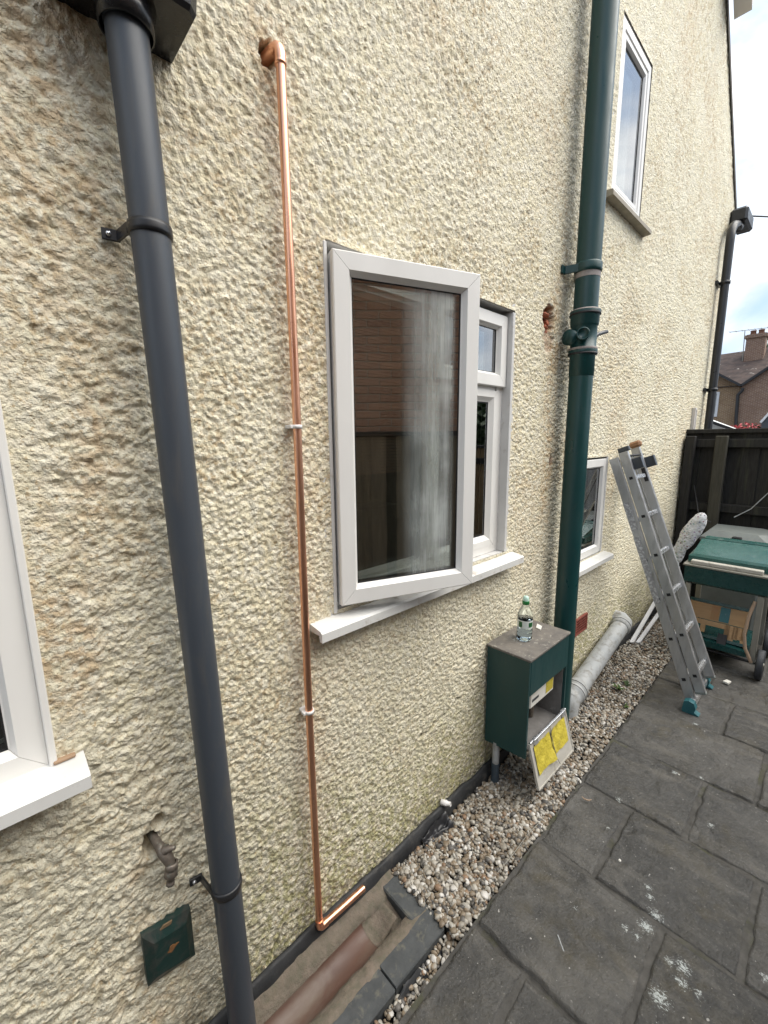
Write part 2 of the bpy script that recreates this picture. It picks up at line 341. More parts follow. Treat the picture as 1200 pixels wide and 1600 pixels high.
def brick_mat(name, a, b, c_):
    mt, t, p = new_mat(name); p.inputs['Roughness'].default_value = .9; v = coord(t)
    i = N(t, 'ShaderNodeObjectInfo').outputs['Random']; g = t.nodes.new('ShaderNodeNewGeometry').outputs['Random Per Island']
    r_ = mth(t, 'FRACT', mth(t, 'ADD', mth(t, 'MULTIPLY', i, 7.3), g)); c = mixc(t, r_, a, b)
    c = mixc(t, ramp(t, noise(t, v, 25, 5), .4, .7), c, c_); t.links.new(c, p.inputs['Base Color']); bump(t, p, noise(t, v, 90, 4), .5, .003); return mt
M['brick'] = brick_mat('red_brick', (0.46, 0.26, 0.18), (0.31, 0.165, 0.12), (0.42, 0.27, 0.20))
def stock_brick(name, a, b, mo, sc=(1, 1, 1)):
    mt, t, p = new_mat(name); p.inputs['Roughness'].default_value = .92
    br = t.nodes.new('ShaderNodeTexBrick'); br.inputs['Scale'].default_value = 1; br.inputs['Brick Width'].default_value = .225; br.inputs['Row Height'].default_value = .075
    br.inputs['Mortar Size'].default_value = .008; br.inputs['Color1'].default_value = (*a, 1); br.inputs['Color2'].default_value = (*b, 1); br.inputs['Mortar'].default_value = (*mo, 1)
    geo = t.nodes.new('ShaderNodeNewGeometry').outputs['Position']; sp = t.nodes.new('ShaderNodeSeparateXYZ'); t.links.new(geo, sp.inputs[0])
    cb = t.nodes.new('ShaderNodeCombineXYZ'); t.links.new(mth(t, 'ADD', sp.outputs[0], sp.outputs[1]), cb.inputs[0]); t.links.new(sp.outputs[2], cb.inputs[1])
    t.links.new(cb.outputs[0], br.inputs['Vector'])
    c = mixc(t, ramp(t, noise(t, coord(t), 2.2, 5), .35, .7, 0, .45), br.outputs[0], tuple(x*.7 for x in a)); t.links.new(c, p.inputs['Base Color']); return mt
M['stock_y'] = stock_brick('yellow_stock_brick', (0.29, 0.185, 0.095), (0.21, 0.12, 0.065), (0.42, 0.36, 0.28))
M['stock_r'] = stock_brick('pink_stock_brick', (0.24, 0.14, 0.09), (0.18, 0.095, 0.065), (0.40, 0.34, 0.28))
def flag_mat():
    mt, t, p = new_mat('riven_paving'); v = coord(t); i = N(t, 'ShaderNodeObjectInfo').outputs['Random']
    c = mixc(t, i, (0.046, 0.045, 0.0425), (0.092, 0.088, 0.080))
    c = mixc(t, ramp(t, noise(t, v, 4.2, 7, .66, .4), .40, .62), c, (0.036, 0.0355, 0.034))
    c = mixc(t, ramp(t, noise(t, coord(t, (1, .35, 1)), 9, 7, .65, .6), .52, .72), c, (0.118, 0.110, 0.096))
    c = mixc(t, mth(t, 'MULTIPLY', ramp(t, noise(t, v, 2.1, 4), .5, .68), ramp(t, noise(t, v, 20, 6), .4, .65)), c, (0.068, 0.058, 0.036))
    c = mixc(t, ramp(t, noise(t, v, 42, 6, .7), .50, .70, 0, .6), c, (0.105, 0.10, 0.092)); c = mixc(t, ramp(t, noise(t, v, 33, 6, .7, .4), .56, .74, 0, .7), c, (0.030, 0.0295, 0.028))
    c = mixc(t, ramp(t, noise(t, v, 150, 3, .6), .645, .69), c, (0.15, 0.145, 0.13))                  # pale specks
    c = mixc(t, ramp(t, noise(t, v, 70, 2, .5), .735, .75), c, (0.34, 0.33, 0.31))
    pa = N(t, 'ShaderNodeAttribute', attribute_name='paint').outputs['Fac']
    k = mth(t, 'GREATER_THAN', mth(t, 'ADD', pa, mth(t, 'MULTIPLY', ramp(t, noise(t, coord(t, (1, .55, 1)), 210, 6, .8, .4), .3, .7), 1.0)), 1.34)
    c = mixc(t, mth(t, 'MULTIPLY', k, .8), c, (0.52, 0.56, 0.55))
    t.links.new(c, p.inputs['Base Color']); t.links.new(ramp(t, noise(t, v, 14, 5), .3, .7, .36, .66), p.inputs['Roughness'])
    bump(t, p, mth(t, 'ADD', noise(t, v, 120, 6, .65), mth(t, 'MULTIPLY', noise(t, coord(t, (1, .4, 1)), 22, 6, .6, .5), 2.2)), .8, .007); return mt
M['flag'] = flag_mat()
M['joint'] = mat('dark_mortar_joint', (0.085, 0.081, 0.074), (0.044, 0.042, 0.038), .95, scale=22, bs=.8, bd=.005, bscale=80, dirt=(0.055, 0.056, 0.028), dl=.52, dh=.66, dscale=7)
def gravel_mat():
    mt, t, p = new_mat('flint_gravel'); g = t.nodes.new('ShaderNodeNewGeometry').outputs['Random Per Island']
    cr = t.nodes.new('ShaderNodeValToRGB'); cr.color_ramp.interpolation = 'CONSTANT'; e = cr.color_ramp.elements
    cols = [(0, (0.31, 0.285, 0.24)), (.14, (0.20, 0.155, 0.105)), (.30, (0.48, 0.45, 0.39)), (.42, (0.085, 0.082, 0.078)), (.54, (0.19, 0.145, 0.10)), (.64, (0.41, 0.39, 0.34)), (.74, (0.24, 0.185, 0.125)), (.83, (0.62, 0.60, 0.56)), (.91, (0.25, 0.15, 0.085)), (.95, (0.05, 0.05, 0.05))]
    e[0].color = (*cols[0][1], 1); e[1].position = cols[1][0]; e[1].color = (*cols[1][1], 1)
    for x, c in cols[2:]: k = e.new(x); k.color = (*c, 1)
    t.links.new(g, cr.inputs[0]); v = coord(t)
    c = mixc(t, ramp(t, noise(t, v, 90, 4), .35, .7, 0, .32), cr.outputs[0], (0.20, 0.17, 0.135))
    c = mixc(t, ramp(t, noise(t, v, 4, 4), .42, .66, 0, .35), c, (0.14, 0.12, 0.09))
    t.links.new(c, p.inputs['Base Color']); p.inputs['Roughness'].default_value = .5; bump(t, p, noise(t, v, 260, 4), .25, .001); return mt
M['gravel'] = gravel_mat()
# ================================================================== ground
g = MB(); g.add([(-400,-400,-.11),(400,-400,-.11),(400,400,-.11),(-400,400,-.11)], [(0,1,2,3)])
tag(g.build('ground', M['soil']), 'dark earth under the paving and gravel', kind='structure')
# ------------------------------------------------------------------ patio of riven flagstones
pat = MB(); pat.box((-3.2, -2.62, -.105), (4.95, -.345, -.0050)); patio = pat.build('patio', M['joint'])
tag(patio, 'dark riven stone patio with mortar joints beside the gravel strip', kind='structure')
PAINT = [(1.554,-.716,.03),(1.52,-.73,.03),(1.36,-.70,.028),(1.362,-.735,.03),(1.413,-.746,.05),(1.352,-.828,.03),(1.366,-.86,.05),(1.317,-.867,.04),(1.23,-.832,.06),(1.301,-.565,.02),(1.587,-.612,.015),(1.70,-.531,.02),(2.304,-.737,.022),(2.243,-.643,.03),(1.513,-1.036,.03),(1.885,-.51,.03),(1.321,-.908,.03),(1.47,-.76,.05),(1.15,-.86,.05),(2.75,-.63,.03),(2.02,-.82,.03)]
def flagstone(x0, x1, y0, y1, seed):
    gap = .0015 + .002 * random.random(); x0 += gap; x1 -= gap; y0 += gap; y1 -= gap
    n = max(8, int((x1-x0)/.0075)); k = max(8, int((y1-y0)/.0075))
    if x0 > 3.3 or x1 < .2 or y1 < -1.4: n //= 3; k //= 3
    n = max(n, 8); k = max(k, 8)
    u = np.linspace(0, 1, n); v = np.linspace(0, 1, k); U, V = np.meshgrid(u, v)
    X = x0 + (x1-x0)*U; Y = y0 + (y1-y0)*V
    ed = np.minimum(np.minimum(U*(x1-x0), (1-U)*(x1-x0)), np.minimum(V*(y1-y0), (1-V)*(y1-y0)))
    jx = (fbm(Y*16, X*3, seed, 4)-.5)*.015; jy = (fbm(X*16, Y*3, seed+5, 4)-.5)*.015
    X = X + jx*(1-sstep(0, .06, ed)); Y = Y + jy*(1-sstep(0, .06, ed))
    w = fbm(X*3+seed, Y*2, seed, 4)*4.5 + fbm(X*1.3, Y*7, seed+3, 4)*1.2
    terr = np.floor(w*2.2) + sstep(.0, .14, (w*2.2) % 1.0)
    Z = terr*.0036 + (fbm(X*20, Y*12, seed+2, 4)-.5)*.0035
    Z = Z - np.percentile(Z, 12) - .0035 + (random.random()-.5)*.003
    Z = Z - .003*(1-sstep(0, .012, ed)) * (.6+.8*fbm(X*30, Y*30, seed+8, 2))
    Z = np.clip(Z, -.0040, .013) + (fbm(X*45, Y*25, seed+21, 3)-.5)*.0022 - .012*(1-sstep(0, .005, ed))
    Z[0, :] = Z[-1, :] = -.04; Z[:, 0] = Z[:, -1] = -.04
    pa = np.zeros_like(X)
    for (a, b, r_) in PAINT: pa = np.maximum(pa, 1 - np.hypot(X-a, Y-b)/(r_*1.25))
    grid_mesh('flagstone', np.stack([X, Y, Z], -1).reshape(-1, 3), n, k, attrs={'paint': np.clip(pa, 0, 1)}, mat=M['flag'], parent=patio)
rows = [(-1.15,-.72,[-.355,-.9,-1.5,-2.0,-2.6]),(-.72,-.29,[-.355,-.7,-1.25,-1.8,-2.6]),(-.29,.14,[-.355,-1.0,-1.45,-2.1,-2.6]),(.14,.585,[-.355,-.76,-1.3,-1.9,-2.6]),
        (.585,1.01,[-.350,-.535,-1.16,-1.8,-2.6]),(1.01,1.45,[-.350,-.785,-1.4,-2.0,-2.6]),(1.45,1.872,[-.350,-.565,-.985,-1.6,-2.2,-2.6]),(1.872,2.28,[-.348,-.757,-1.33,-1.9,-2.6]),
        (2.28,2.73,[-.345,-.935,-1.5,-2.1,-2.6]),(2.73,3.13,[-.340,-.745,-1.3,-1.9,-2.6]),(3.13,3.56,[-.335,-.60,-1.15,-1.8,-2.6]),(3.56,4.0,[-.335,-.86,-1.5,-2.6]),(4.0,4.42,[-.335,-.7,-1.4,-2.6]),(4.42,4.84,[-.335,-.95,-1.7,-2.6])]
sd_ = 3
for (xa, xb, ys) in rows:
    for a, b in zip(ys[:-1], ys[1:]):
        if b == ys[-1] and xb < 0: pass
        flagstone(xa, xb, b, a, sd_); sd_ += 11
# ------------------------------------------------------------------ house
house = thing('house', 'cream roughcast house wall with white windows filling the left of the picture', 'house', (0, 0, -.05))
def spaced(segs):
    o = [segs[0][0]]
    for (a, b, d0, d1) in segs:
        x = a
        L_ = b - a; n = max(1, int(round(L_ / ((d0 + d1) / 2))))
        tt = np.linspace(0, 1, n+1); w = d0*tt + (d1-d0)*tt*tt/2; w = w / w[-1]
        o += list(a + L_*w[1:])
    return np.array(o)
OPEN = [(.735, 1.705, 1.085, 2.125), (-1.1, .036, .965, 2.12), (2.64, 3.12, 2.885, 3.725), (2.42, 2.905, .855, 1.478)]
xs = spaced([(-3.2,-1.1,.05,.05),(-1.1,-.25,.04,.006),(-.25,.036,.0042,.0034),(.036,.735,.0032,.0032),(.735,1.2,.0034,.0044),(1.2,1.705,.0044,.0064),(1.705,2.42,.0064,.009),(2.42,2.64,.009,.010),(2.64,2.905,.010,.011),(2.905,3.12,.011,.012),(3.12,4.8,.012,.019),(4.8,5.95,.019,.025)])
zs = spaced([(-.04,.855,.0036,.0034),(.855,.965,.0034,.0034),(.965,1.085,.0034,.0034),(1.085,1.478,.0034,.0034),(1.478,2.12,.0034,.0036),(2.12,2.125,.005,.005),(2.125,2.885,.0045,.007),(2.885,3.725,.008,.010),(3.725,5.5,.012,.03)])
X, Z = np.meshgrid(xs.astype(np.float32), zs.astype(np.float32)); nx, nz = len(xs), len(zs)
wx = (fbm(X*9, Z*9, 51, 3)-.5)*.05; wz = (fbm(X*9, Z*9, 61, 3)-.5)*.05
wx2 = (fbm(X*60, Z*60, 71, 2)-.5)*.010; wz2 = (fbm(X*60, Z*60, 81, 2)-.5)*.010
coarse = 1 - sstep(.16, .42, X + .10*(fbm(X*2, Z*2, 91, 3)-.5))
Xa, Za = X + wx*.4 + wx2, Z + wz*.4 + wz2
fine = sstep(-.25, .95, blobs(Xa/.0140, Za/.0150, 5, 1.7))*.0120 + blobs(Xa/.0085+3, Za/.0085, 9, 1.3)*.0032
Xb, Zb = X + wx*.6 + wx2*1.8, Z + wz*.6 + wz2*1.8
crs = sstep(-.15, .62, blobs(Xb/.031, Zb/.027, 15, 1.5))*.0115 + sstep(-.2, .75, blobs(Xb/.0155, Zb/.0130, 19, 1.7))*.0090 + (fbm(Xb*80, Zb*120, 33, 3)-.5)*.006
Hh = fine*(1-coarse) + crs*coarse
Hh = Hh + (fbm(X*24, Z*24, 23, 3)-.5)*.005 + (fbm(X*3, Z*3, 27, 3)-.5)*.016
amp = .72 + .5*fbm(X*5, Z*5, 29, 3); Hh = Hh*amp*(.50 - .04*coarse); Hh = Hh - Hh.mean()
# trowelled margins round the openings
for (a, b, c, d), wd in zip(OPEN, (.016, .058, .02, .02)):
    dx = np.maximum(np.maximum(a - X, X - b), 0); dz = np.maximum(np.maximum(c - Z, Z - d), 0)
    ds = np.hypot(dx, dz) + (fbm(X*30, Z*30, 37, 2)-.5)*wd*.7
    k = sstep(wd*.35, wd*1.15, ds); Hh = Hh*k + (1-k)*(.003 + (fbm(X*60, Z*60, 41, 3)-.5)*.004)
rust = np.clip(sstep(.50, .74, fbm(X*2.6, Z*1.7, 101, 4)) * (1.0*coarse + .40), 0, 1)
rust = np.maximum(rust, np.maximum(np.exp(-((X-.16)/.15)**2) * sstep(1.3, 2.2, Z) * .8, np.exp(-((X-.15)/.09)**2) * sstep(.42, .62, fbm(X*4, Z*2.2, 171, 3)) * .9))
rust = np.maximum(rust, np.exp(-((X-.60)/.07)**2 - ((Z-2.44)/.16)**2))
rust = np.maximum(rust, np.exp(-((X-2.08)/.07)**2) * sstep(1.3, 1.0, np.abs(Z-1.75)+.55)*.9)
rust = np.maximum(rust, np.exp(-((X-.66)/.05)**2) * sstep(2.4, 2.0, Z) * .35)
dark = np.exp(-((X-2.24 - .05*(fbm(Z*5, X, 5, 3)-.5))/.075)**2) * sstep(.6, 1.8, Z) * (.25+.6*fbm(X*6, Z*3, 107, 3))
dark = np.maximum(dark, sstep(.22, .02, Z + .2*(fbm(X*4, Z*4, 111, 3)-.5)) * .75)
dark = np.maximum(dark, np.exp(-((X-.42)/.09)**2) * sstep(.8, .15, Z) * .35)
green = np.clip(sstep(.75, .12, Z + .5*(fbm(X*3, Z*3, 117, 3)-.5)) * sstep(.25, .5, X) * .8, 0, 1)
grey = np.clip(sstep(1.3, .5, Z + .5*(fbm(X*2, Z*2, 121, 3)-.5)) * .75 + sstep(1.2, .2, np.abs(X+.05)+.2)*.3, 0, 1)
brick = np.zeros_like(X)
def hole(cx, cz, rx, rz, dep, bk=1.0, seed=1):
    global Hh, brick, dark
    r_ = np.hypot((X-cx)/rx, (Z-cz)/rz) + (fbm(X*70, Z*70, seed, 3)-.5)*.7
    k = 1 - sstep(.82, 1.08, r_); Hh = Hh*(1-k) - dep*k*(.75+.5*fbm(X*55, Z*55, seed+3, 2)); brick = np.maximum(brick, k*bk)
hole(2.015, 2.145, .052, .058, .05, 1, 131); hole(2.03, 2.05, .05, .06, .012, .35, 133)
hole(.588, 2.470, .020, .026, .05, .35, 137)
hole(.178, .665, .020, .030, .045, .1, 141); hole(.20, .715, .016, .018, .03, .1, 143)
hole(2.12, 1.48, .016, .035, .012, .6, 145); hole(1.95, .63, .012, .025, .01, .5, 149); hole(3.27, .62, .008, .03, .008, .6, 151)
def crack(pts, w=.0085, dep=.012):
    global Hh, dark
    for (a, b), (c, d) in zip(pts[:-1], pts[1:]):
        wob = (fbm(X*25, Z*25, 161, 3)-.5)*.035
        px_, pz = X + wob*.5 - a, Z + wob - b; ux, uz = c-a, d-b; L2 = ux*ux+uz*uz
        t_ = np.clip((px_*ux+pz*uz)/L2, 0, 1); ds = np.hypot(px_-t_*ux, pz-t_*uz)
        k = 1 - sstep(w*.4, w, ds); Hh = Hh*(1-k) - dep*k; dark = np.maximum(dark, k*1.4)
crack([(.80,.225),(.72,.20),(.65,.165),(.58,.165)]); crack([(.56,.14),(.50,.12),(.44,.045)])
crack([(1.40,.495),(1.24,.455),(1.10,.43)], .008, .010)
Hh[(X > 5.93)] *= .2
V = np.stack([X, -Hh, Z], -1).reshape(-1, 3)
xm = (xs[:-1]+xs[1:])/2; zm = (zs[:-1]+zs[1:])/2; XM, ZM = np.meshgrid(xm, zm); keep = np.ones_like(XM, bool)
for (a, b, c, d) in OPEN: keep &= ~((XM > a) & (XM < b) & (ZM > c) & (ZM < d))
keep &= ZM < 3.82 + (5.95 - XM)*.856
def lay(C, k, col): return C + (np.array(col, np.float32) - C) * np.clip(k, 0, 1)[..., None]
def nz_(f, seed, lo, hi, o=4, g=.6): return sstep(lo, hi, fbm(X*f, Z*f, seed, o, g))
PC = lay(np.zeros(X.shape + (3,), np.float32), 1 + 0*X, (0.855, 0.79, 0.595))
PC = lay(PC, nz_(4, 401, .3, .7), (0.81, 0.735, 0.525)); PC = lay(PC, nz_(70, 403, .38, .64, 3), (0.87, 0.815, 0.655))
PC = lay(PC, nz_(105, 405, .52, .70, 3) * nz_(5, 407, .40, .68)*.8, (0.52, 0.39, 0.22))
PC = lay(PC, rust*.85 * nz_(70, 409, .36, .66), (0.57, 0.385, 0.205)); PC = lay(PC, grey * (.3 + .7*nz_(24, 411, .2, .7, 3)), (0.77, 0.725, 0.575))
PC = lay(PC, dark * nz_(95, 413, .36, .60), (0.115, 0.11, 0.075)); PC = lay(PC, green * nz_(70, 415, .40, .64), (0.42, 0.40, 0.19))
PC = lay(PC, brick, (0.34, 0.125, 0.075))
wall = grid_mesh('wall', V, nx, nz, keep, dict(paint_colour=PC), M['wall'], house)
wall['label'] = 'cream painted roughcast wall with brown stains'
b = MB()
b.box((5.90, .02, -.05), (5.945, 6, 3.8)); b.box((-3.2, .02, -.05), (-3.15, 6, 5.4)); b.box((-3.2, 5.95, -.05), (5.94, 6, 3.8))
b.build('rear_wall', M['wall'], house)
b = MB(); fn = lambda u, v, w: (u, w, v)
b.prism([(5.99, 3.80), (5.99, 3.86), (-3.2, 3.86+9.19*.856), (-3.2, 3.80+9.19*.856)], -.006, 6.1, fn); b.build('roof', M['slate_roof'], house)
b = MB(); b.prism([(5.97, 3.765), (5.97, 3.795), (3.6, 3.795+2.37*.856), (3.6, 3.765+2.37*.856)], -.012, -.002, fn); b.build('verge_board', M['fence_pale'], house)
b = MB(); b.prism([(4.74, 4.83), (4.74, 5.14), (3.4, 5.14+1.34*.856), (3.4, 4.83+1.34*.856)], -.155, -.046, fn); b.build('eaves_box', M['soffit'], house)
# bitumen plinth
px_ = np.linspace(-.4, 5.9, 300); prof = [(-.004, .036), (-.012, .040), (-.020, .034), (-.027, .0), (-.030, -.10)]
P = []
for (yy, zz) in prof:
    a_ = (fbm(px_*12, px_*0+zz*40, 201, 3)-.5); P.append(np.stack([px_, yy + a_*.012, zz + .006*np.sin(px_*.9) + a_*.014*(zz > .01) + .012*px_/5], -1))
pl = grid_mesh('plinth', np.concatenate(P), 300, len(prof), mat=M['bitumen'], parent=house); pl['label'] = 'black bitumen band along the foot of the wall'
# rooms behind the windows
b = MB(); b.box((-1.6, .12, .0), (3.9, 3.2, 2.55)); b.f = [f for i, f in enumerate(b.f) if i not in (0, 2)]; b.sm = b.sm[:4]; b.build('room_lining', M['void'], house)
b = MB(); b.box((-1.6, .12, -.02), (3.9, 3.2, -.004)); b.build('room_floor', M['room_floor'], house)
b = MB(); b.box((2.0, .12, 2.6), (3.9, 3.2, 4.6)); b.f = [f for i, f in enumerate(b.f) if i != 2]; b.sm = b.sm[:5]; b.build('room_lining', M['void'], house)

# ------------------------------------------------------------------ windows
def ring_piece(mb, x0, x1, z0, z1, prof, side, fn, gap=.0006):
    """one mitred side of a frame; prof: closed loop of (inset, depth)"""
    def P(i, d, e):
        if side == 'L': return (x0+i, z0+i+gap if e == 0 else z1-i-gap, d)
        if side == 'R': return (x1-i, z0+i+gap if e == 0 else z1-i-gap, d)
        if side == 'B': return (x0+i+gap if e == 0 else x1-i-gap, z0+i, d)
        return (x0+i+gap if e == 0 else x1-i-gap, z1-i, d)
    n = len(prof); vs = [fn(*P(i, d, e)) for e in (0, 1) for (i, d) in prof]
    mb.add(vs, [tuple(range(n)), tuple(range(n, 2*n))] + [(k, (k+1) % n, n+(k+1) % n, n+k) for k in range(n)])
def frame(x0, x1, z0, z1, prof, fn, mtl, par, names=('stile', 'rail')):
    for sd in 'LRBT':
        mb = MB(); ring_piece(mb, x0, x1, z0, z1, prof, sd, fn); mb.build(names[0] if sd in 'LR' else names[1], mtl, par)
def pane(x0, x1, z0, z1, d, fn, par, mtl, gi=.0):
    mb = MB(); vs = [fn(x0, z0, d), fn(x1, z0, d), fn(x1, z1, d), fn(x0, z1, d), fn(x0, z0, d-.022), fn(x1, z0, d-.022), fn(x1, z1, d-.022), fn(x0, z1, d-.022)]
    mb.add(vs, [(0,1,2,3),(4,5,6,7)]); mb.build('pane', mtl, par)
    mb = MB(); w = .0055
    for (a, b_, c, e) in ((x0, x1, z0, z0+w), (x0, x1, z1-w, z1), (x0, x0+w, z0+w, z1-w), (x1-w, x1, z0+w, z1-w)):
        vs = [fn(a, c, d+.002), fn(b_, c, d+.002), fn(b_, e, d+.002), fn(a, e, d+.002), fn(a, c, d-.024), fn(b_, c, d-.024), fn(b_, e, d-.024), fn(a, e, d-.024)]
        mb.add(vs, [(0,1,2,3),(4,5,6,7),(0,1,5,4),(1,2,6,5),(2,3,7,6),(3,0,4,7)])
    mb.build('gasket', M['gasket'], par)
def SASH(w, f, t=.058): return [(0, f-t), (0, f-.003), (.003, f), (w, f), (w+.009, f-.016), (w+.012, f-.018), (w+.012, f-t)]
def reveal(o, par, mtl, dep=.11, s=.012):
    x0, x1, z0, z1 = o
    mb = MB()
    for (a, b_) in (((x0-.03, .004, z0-.03), (x0, dep, z1+.03)), ((x1, .004, z0-.03), (x1+.03, dep, z1+.03)), ((x0, .004, z1), (x1, dep, z1+.03)), ((x0, .004, z0-.03), (x1, dep, z0))): mb.box(a, b_)
    mb.build('reveal', mtl, par)
def sill(x0, x1, z, nose, par, mtl, h=.032, xa=None):
    mb = MB(); poly = [(.06, z-.02), (.06, z+.010), (-nose+.008, z-.006), (-nose, z-.012), (-nose, z-h-.006), (-nose+.012, z-h-.006), (-nose+.014, z-h+.012), (.0, z-h+.012)]
    mb.prism(poly, x0, x1, lambda u, v, w: (w, u, v)); mb.build('sill', mtl, par)
# main window with the open casement
win = sub('window', house); win['label'] = 'white double window with its left casement standing open'
fw = lambda a, c, d: (a, .052 - d, c)             # depth d grows towards the street; d=0 is the frame's inner plane
o = OPEN[0]; reveal(o, win, M['upvc_dull'])
frame(o[0]+.004, o[1]-.012, o[2]+.002, o[3]-.02, [(0, -.05), (0, .015), (.045, .015), (.045, 0.0), (.058, 0.0), (.058, -.05)], fw, M['upvc'], win, ('frame_jamb', 'frame_head'))
mb = MB(); mb.box((1.195, .033, 1.145), (1.245, .10, 2.045), .003); mb.build('mullion', M['upvc'], win)
mb = MB(); mb.box((1.245, .038, 1.790), (1.64, .10, 1.832), .003); mb.build('transom', M['upvc'], win)
frame(1.222, 1.690, 1.815, 2.103, SASH(.045, .034), fw, M['upvc'], win, ('toplight_stile', 'toplight_rail'))
pane(1.276, 1.636, 1.869, 2.049, .012, fw, win, M['glass'])
frame(1.236, 1.660, 1.120, 1.800, [(0, -.03), (0, .016), (.028, .016), (.044, .002), (.048, 0), (.048, -.03)], fw, M['upvc'], win, ('bead_stile', 'bead_rail'))
pane(1.283, 1.613, 1.167, 1.753, -.004, fw, win, M['glass'])
mb = MB(); mb.box((1.693, -.004, 1.085), (1.712, .055, 2.118), .002); mb.build('cover_strip', M['upvc_dull'], win)
mb = MB(); mb.box((.727, -.005, 1.075), (.739, .05, 2.12), .002); mb.build('cover_strip', M['upvc_dull'], win)
sill(.640, 1.775, 1.068, .060, win, M['sill'])
th = R(19.5); hx, hy = .752, -.022; cs, sn = math.cos(th), math.sin(th)
fc = lambda a, c, d: (hx + (a)*cs - d*sn, hy - a*sn - d*cs, c)
cw = .462; cz0, cz1 = 1.104, 2.096
fcs = lambda a, c, d: fc(a, c, d)
frame(-.012, cw, cz0, cz1, SASH(.046, .012, .060), fcs, M['upvc'], win, ('casement_stile', 'casement_rail'))
pane(.0435, cw-.0555, cz0+.0555, cz1-.0555, -.010, fcs, win, M['glass_wet'])
mb = MB(); mb.bar((.80, -.008, 1.10), (.95, -.075, 1.10), .016, .004); mb.bar((1.05, .02, 1.102), (.93, -.07, 1.102), .016, .004); mb.build('friction_stay', M['alu_bright'], win)
# window cut by the picture's left edge
win = sub('window', house); win['label'] = 'white window cut by the left edge of the picture'
o = OPEN[1]; reveal(o, win, M['upvc_dull'])
f2 = lambda a, c, d: (a, .03 - d, c)
frame(-.535, .026, .968, 2.11, SASH(.044, .030, .07), f2, M['upvc'], win)
frame(-1.09, -.537, .968, 2.11, SASH(.044, .030, .07), f2, M['upvc'], win)
pane(-.481, -.028, 1.022, 2.056, .010, f2, win, M['glass']); pane(-1.036, -.591, 1.022, 2.056, .010, f2, win, M['glass'])
mb = MB(); mb.box((.024, -.010, .965), (.037, .04, 2.118), .002); mb.build('cover_strip', M['upvc'], win)
mb = MB(); mb.box((.030, -.014, .972), (.066, -.002, .979), .002); mb.build('sealant', M['orange_tape'], win)
sill(-1.15, .080, .970, .072, win, M['sill'])
# upper window beside the soil pipe
win = sub('window', house); win['label'] = 'upper white window beside the tall green pipe, reflecting sky'
o = OPEN[2]; reveal(o, win, M['upvc_dull'])
frame(o[0]+.004, o[1]-.004, o[2]+.01, o[3]-.012, SASH(.04, .030, .07), f2, M['upvc'], win)
frame(o[0]+.05, o[1]-.05, o[2]+.056, o[3]-.058, SASH(.024, .026, .06), f2, M['upvc'], win, ('bead_stile', 'bead_rail'))
pane(o[0]+.083, o[1]-.083, o[2]+.09, o[3]-.092, .012, f2, win, M['glass'])
mb = MB(); mb.prism([(.06, 2.85), (.06, 2.886), (-.040, 2.874), (-.045, 2.866), (-.045, 2.846), (.0, 2.842)], 2.56, 3.22, lambda u, v, w: (w, u, v)); mb.build('sill', mat('stone_sill', (0.40, 0.36, 0.30), (0.28, 0.26, 0.21), .85, scale=20, bs=.4), win)
# small window behind the soil pipe
win = sub('window', house); win['label'] = 'small white window low on the wall behind the green pipe'
o = OPEN[3]; reveal(o, win, M['upvc_dull'])
frame(o[0]+.004, o[1]-.018, o[2]+.004, o[3]-.012, SASH(.045, .032, .07), f2, M['upvc'], win)
pane(o[0]+.06, o[1]-.074, o[2]+.06, o[3]-.068, .014, f2, win, M['glass'])
mb = MB(); mb.box((o[1]-.016, -.004, o[2]), (o[1]+.004, .04, o[3]-.004), .002); mb.build('cover_strip', M['upvc_dull'], win)
sill(2.36, 2.965, .846, .065, win, M['sill'])
# terracotta air brick
ab = sub('air_brick', house); ab['label'] = 'terracotta air brick low on the wall beside the green pipe'
mb = MB()
x0, x1, z0, z1 = 2.555, 2.735, .372, .480; nxh, nzh = 8, 5
for i in range(nxh+1):
    a = x0 + .012 + i*(x1-x0-.024-.006)/nxh; mb.box((a, -.012, z0+.008), (a+.006, .01, z1-.008))
for i in range(nzh+1):
    c = z0 + .008 + i*(z1-z0-.016-.006)/nzh; mb.box((x0+.012, -.0105, c), (x1-.012, .009, c+.006))
mb.box((x0, -.014, z0), (x0+.011, .012, z1)); mb.box((x1-.011, -.014, z0), (x1, .012, z1)); mb.box((x0+.011, -.0135, z0), (x1-.011, .012, z0+.0075)); mb.box((x0+.011, -.0135, z1-.0075), (x1-.011, .012, z1)); 
mb.build('grille', mat('terracotta', (0.28, 0.08, 0.055), (0.22, 0.06, 0.045), .8, scale=30), ab)
mb = MB(); mb.box((x0+.002, -.004, z0+.002), (x1-.002, .03, z1-.002)); mb.build('cavity', M['gasket'], ab)
def loft(mb, secs):
    n = len(secs[0]); vs = [p for s_ in secs for p in s_]; fs = []
    for i in range(len(secs)-1):
        for k in range(n): fs.append((i*n+k, i*n+(k+1) % n, (i+1)*n+(k+1) % n, (i+1)*n+k))
    fs.append(tuple(range(n))); fs.append(tuple(range((len(secs)-1)*n, len(secs)*n))); mb.add(vs, fs)
def rc(x0, x1, y0, y1, z, c): return [(x0+c, y0, z), (x1-c, y0, z), (x1, y0+c, z), (x1, y1, z), (x0, y1, z), (x0, y0+c, z)]
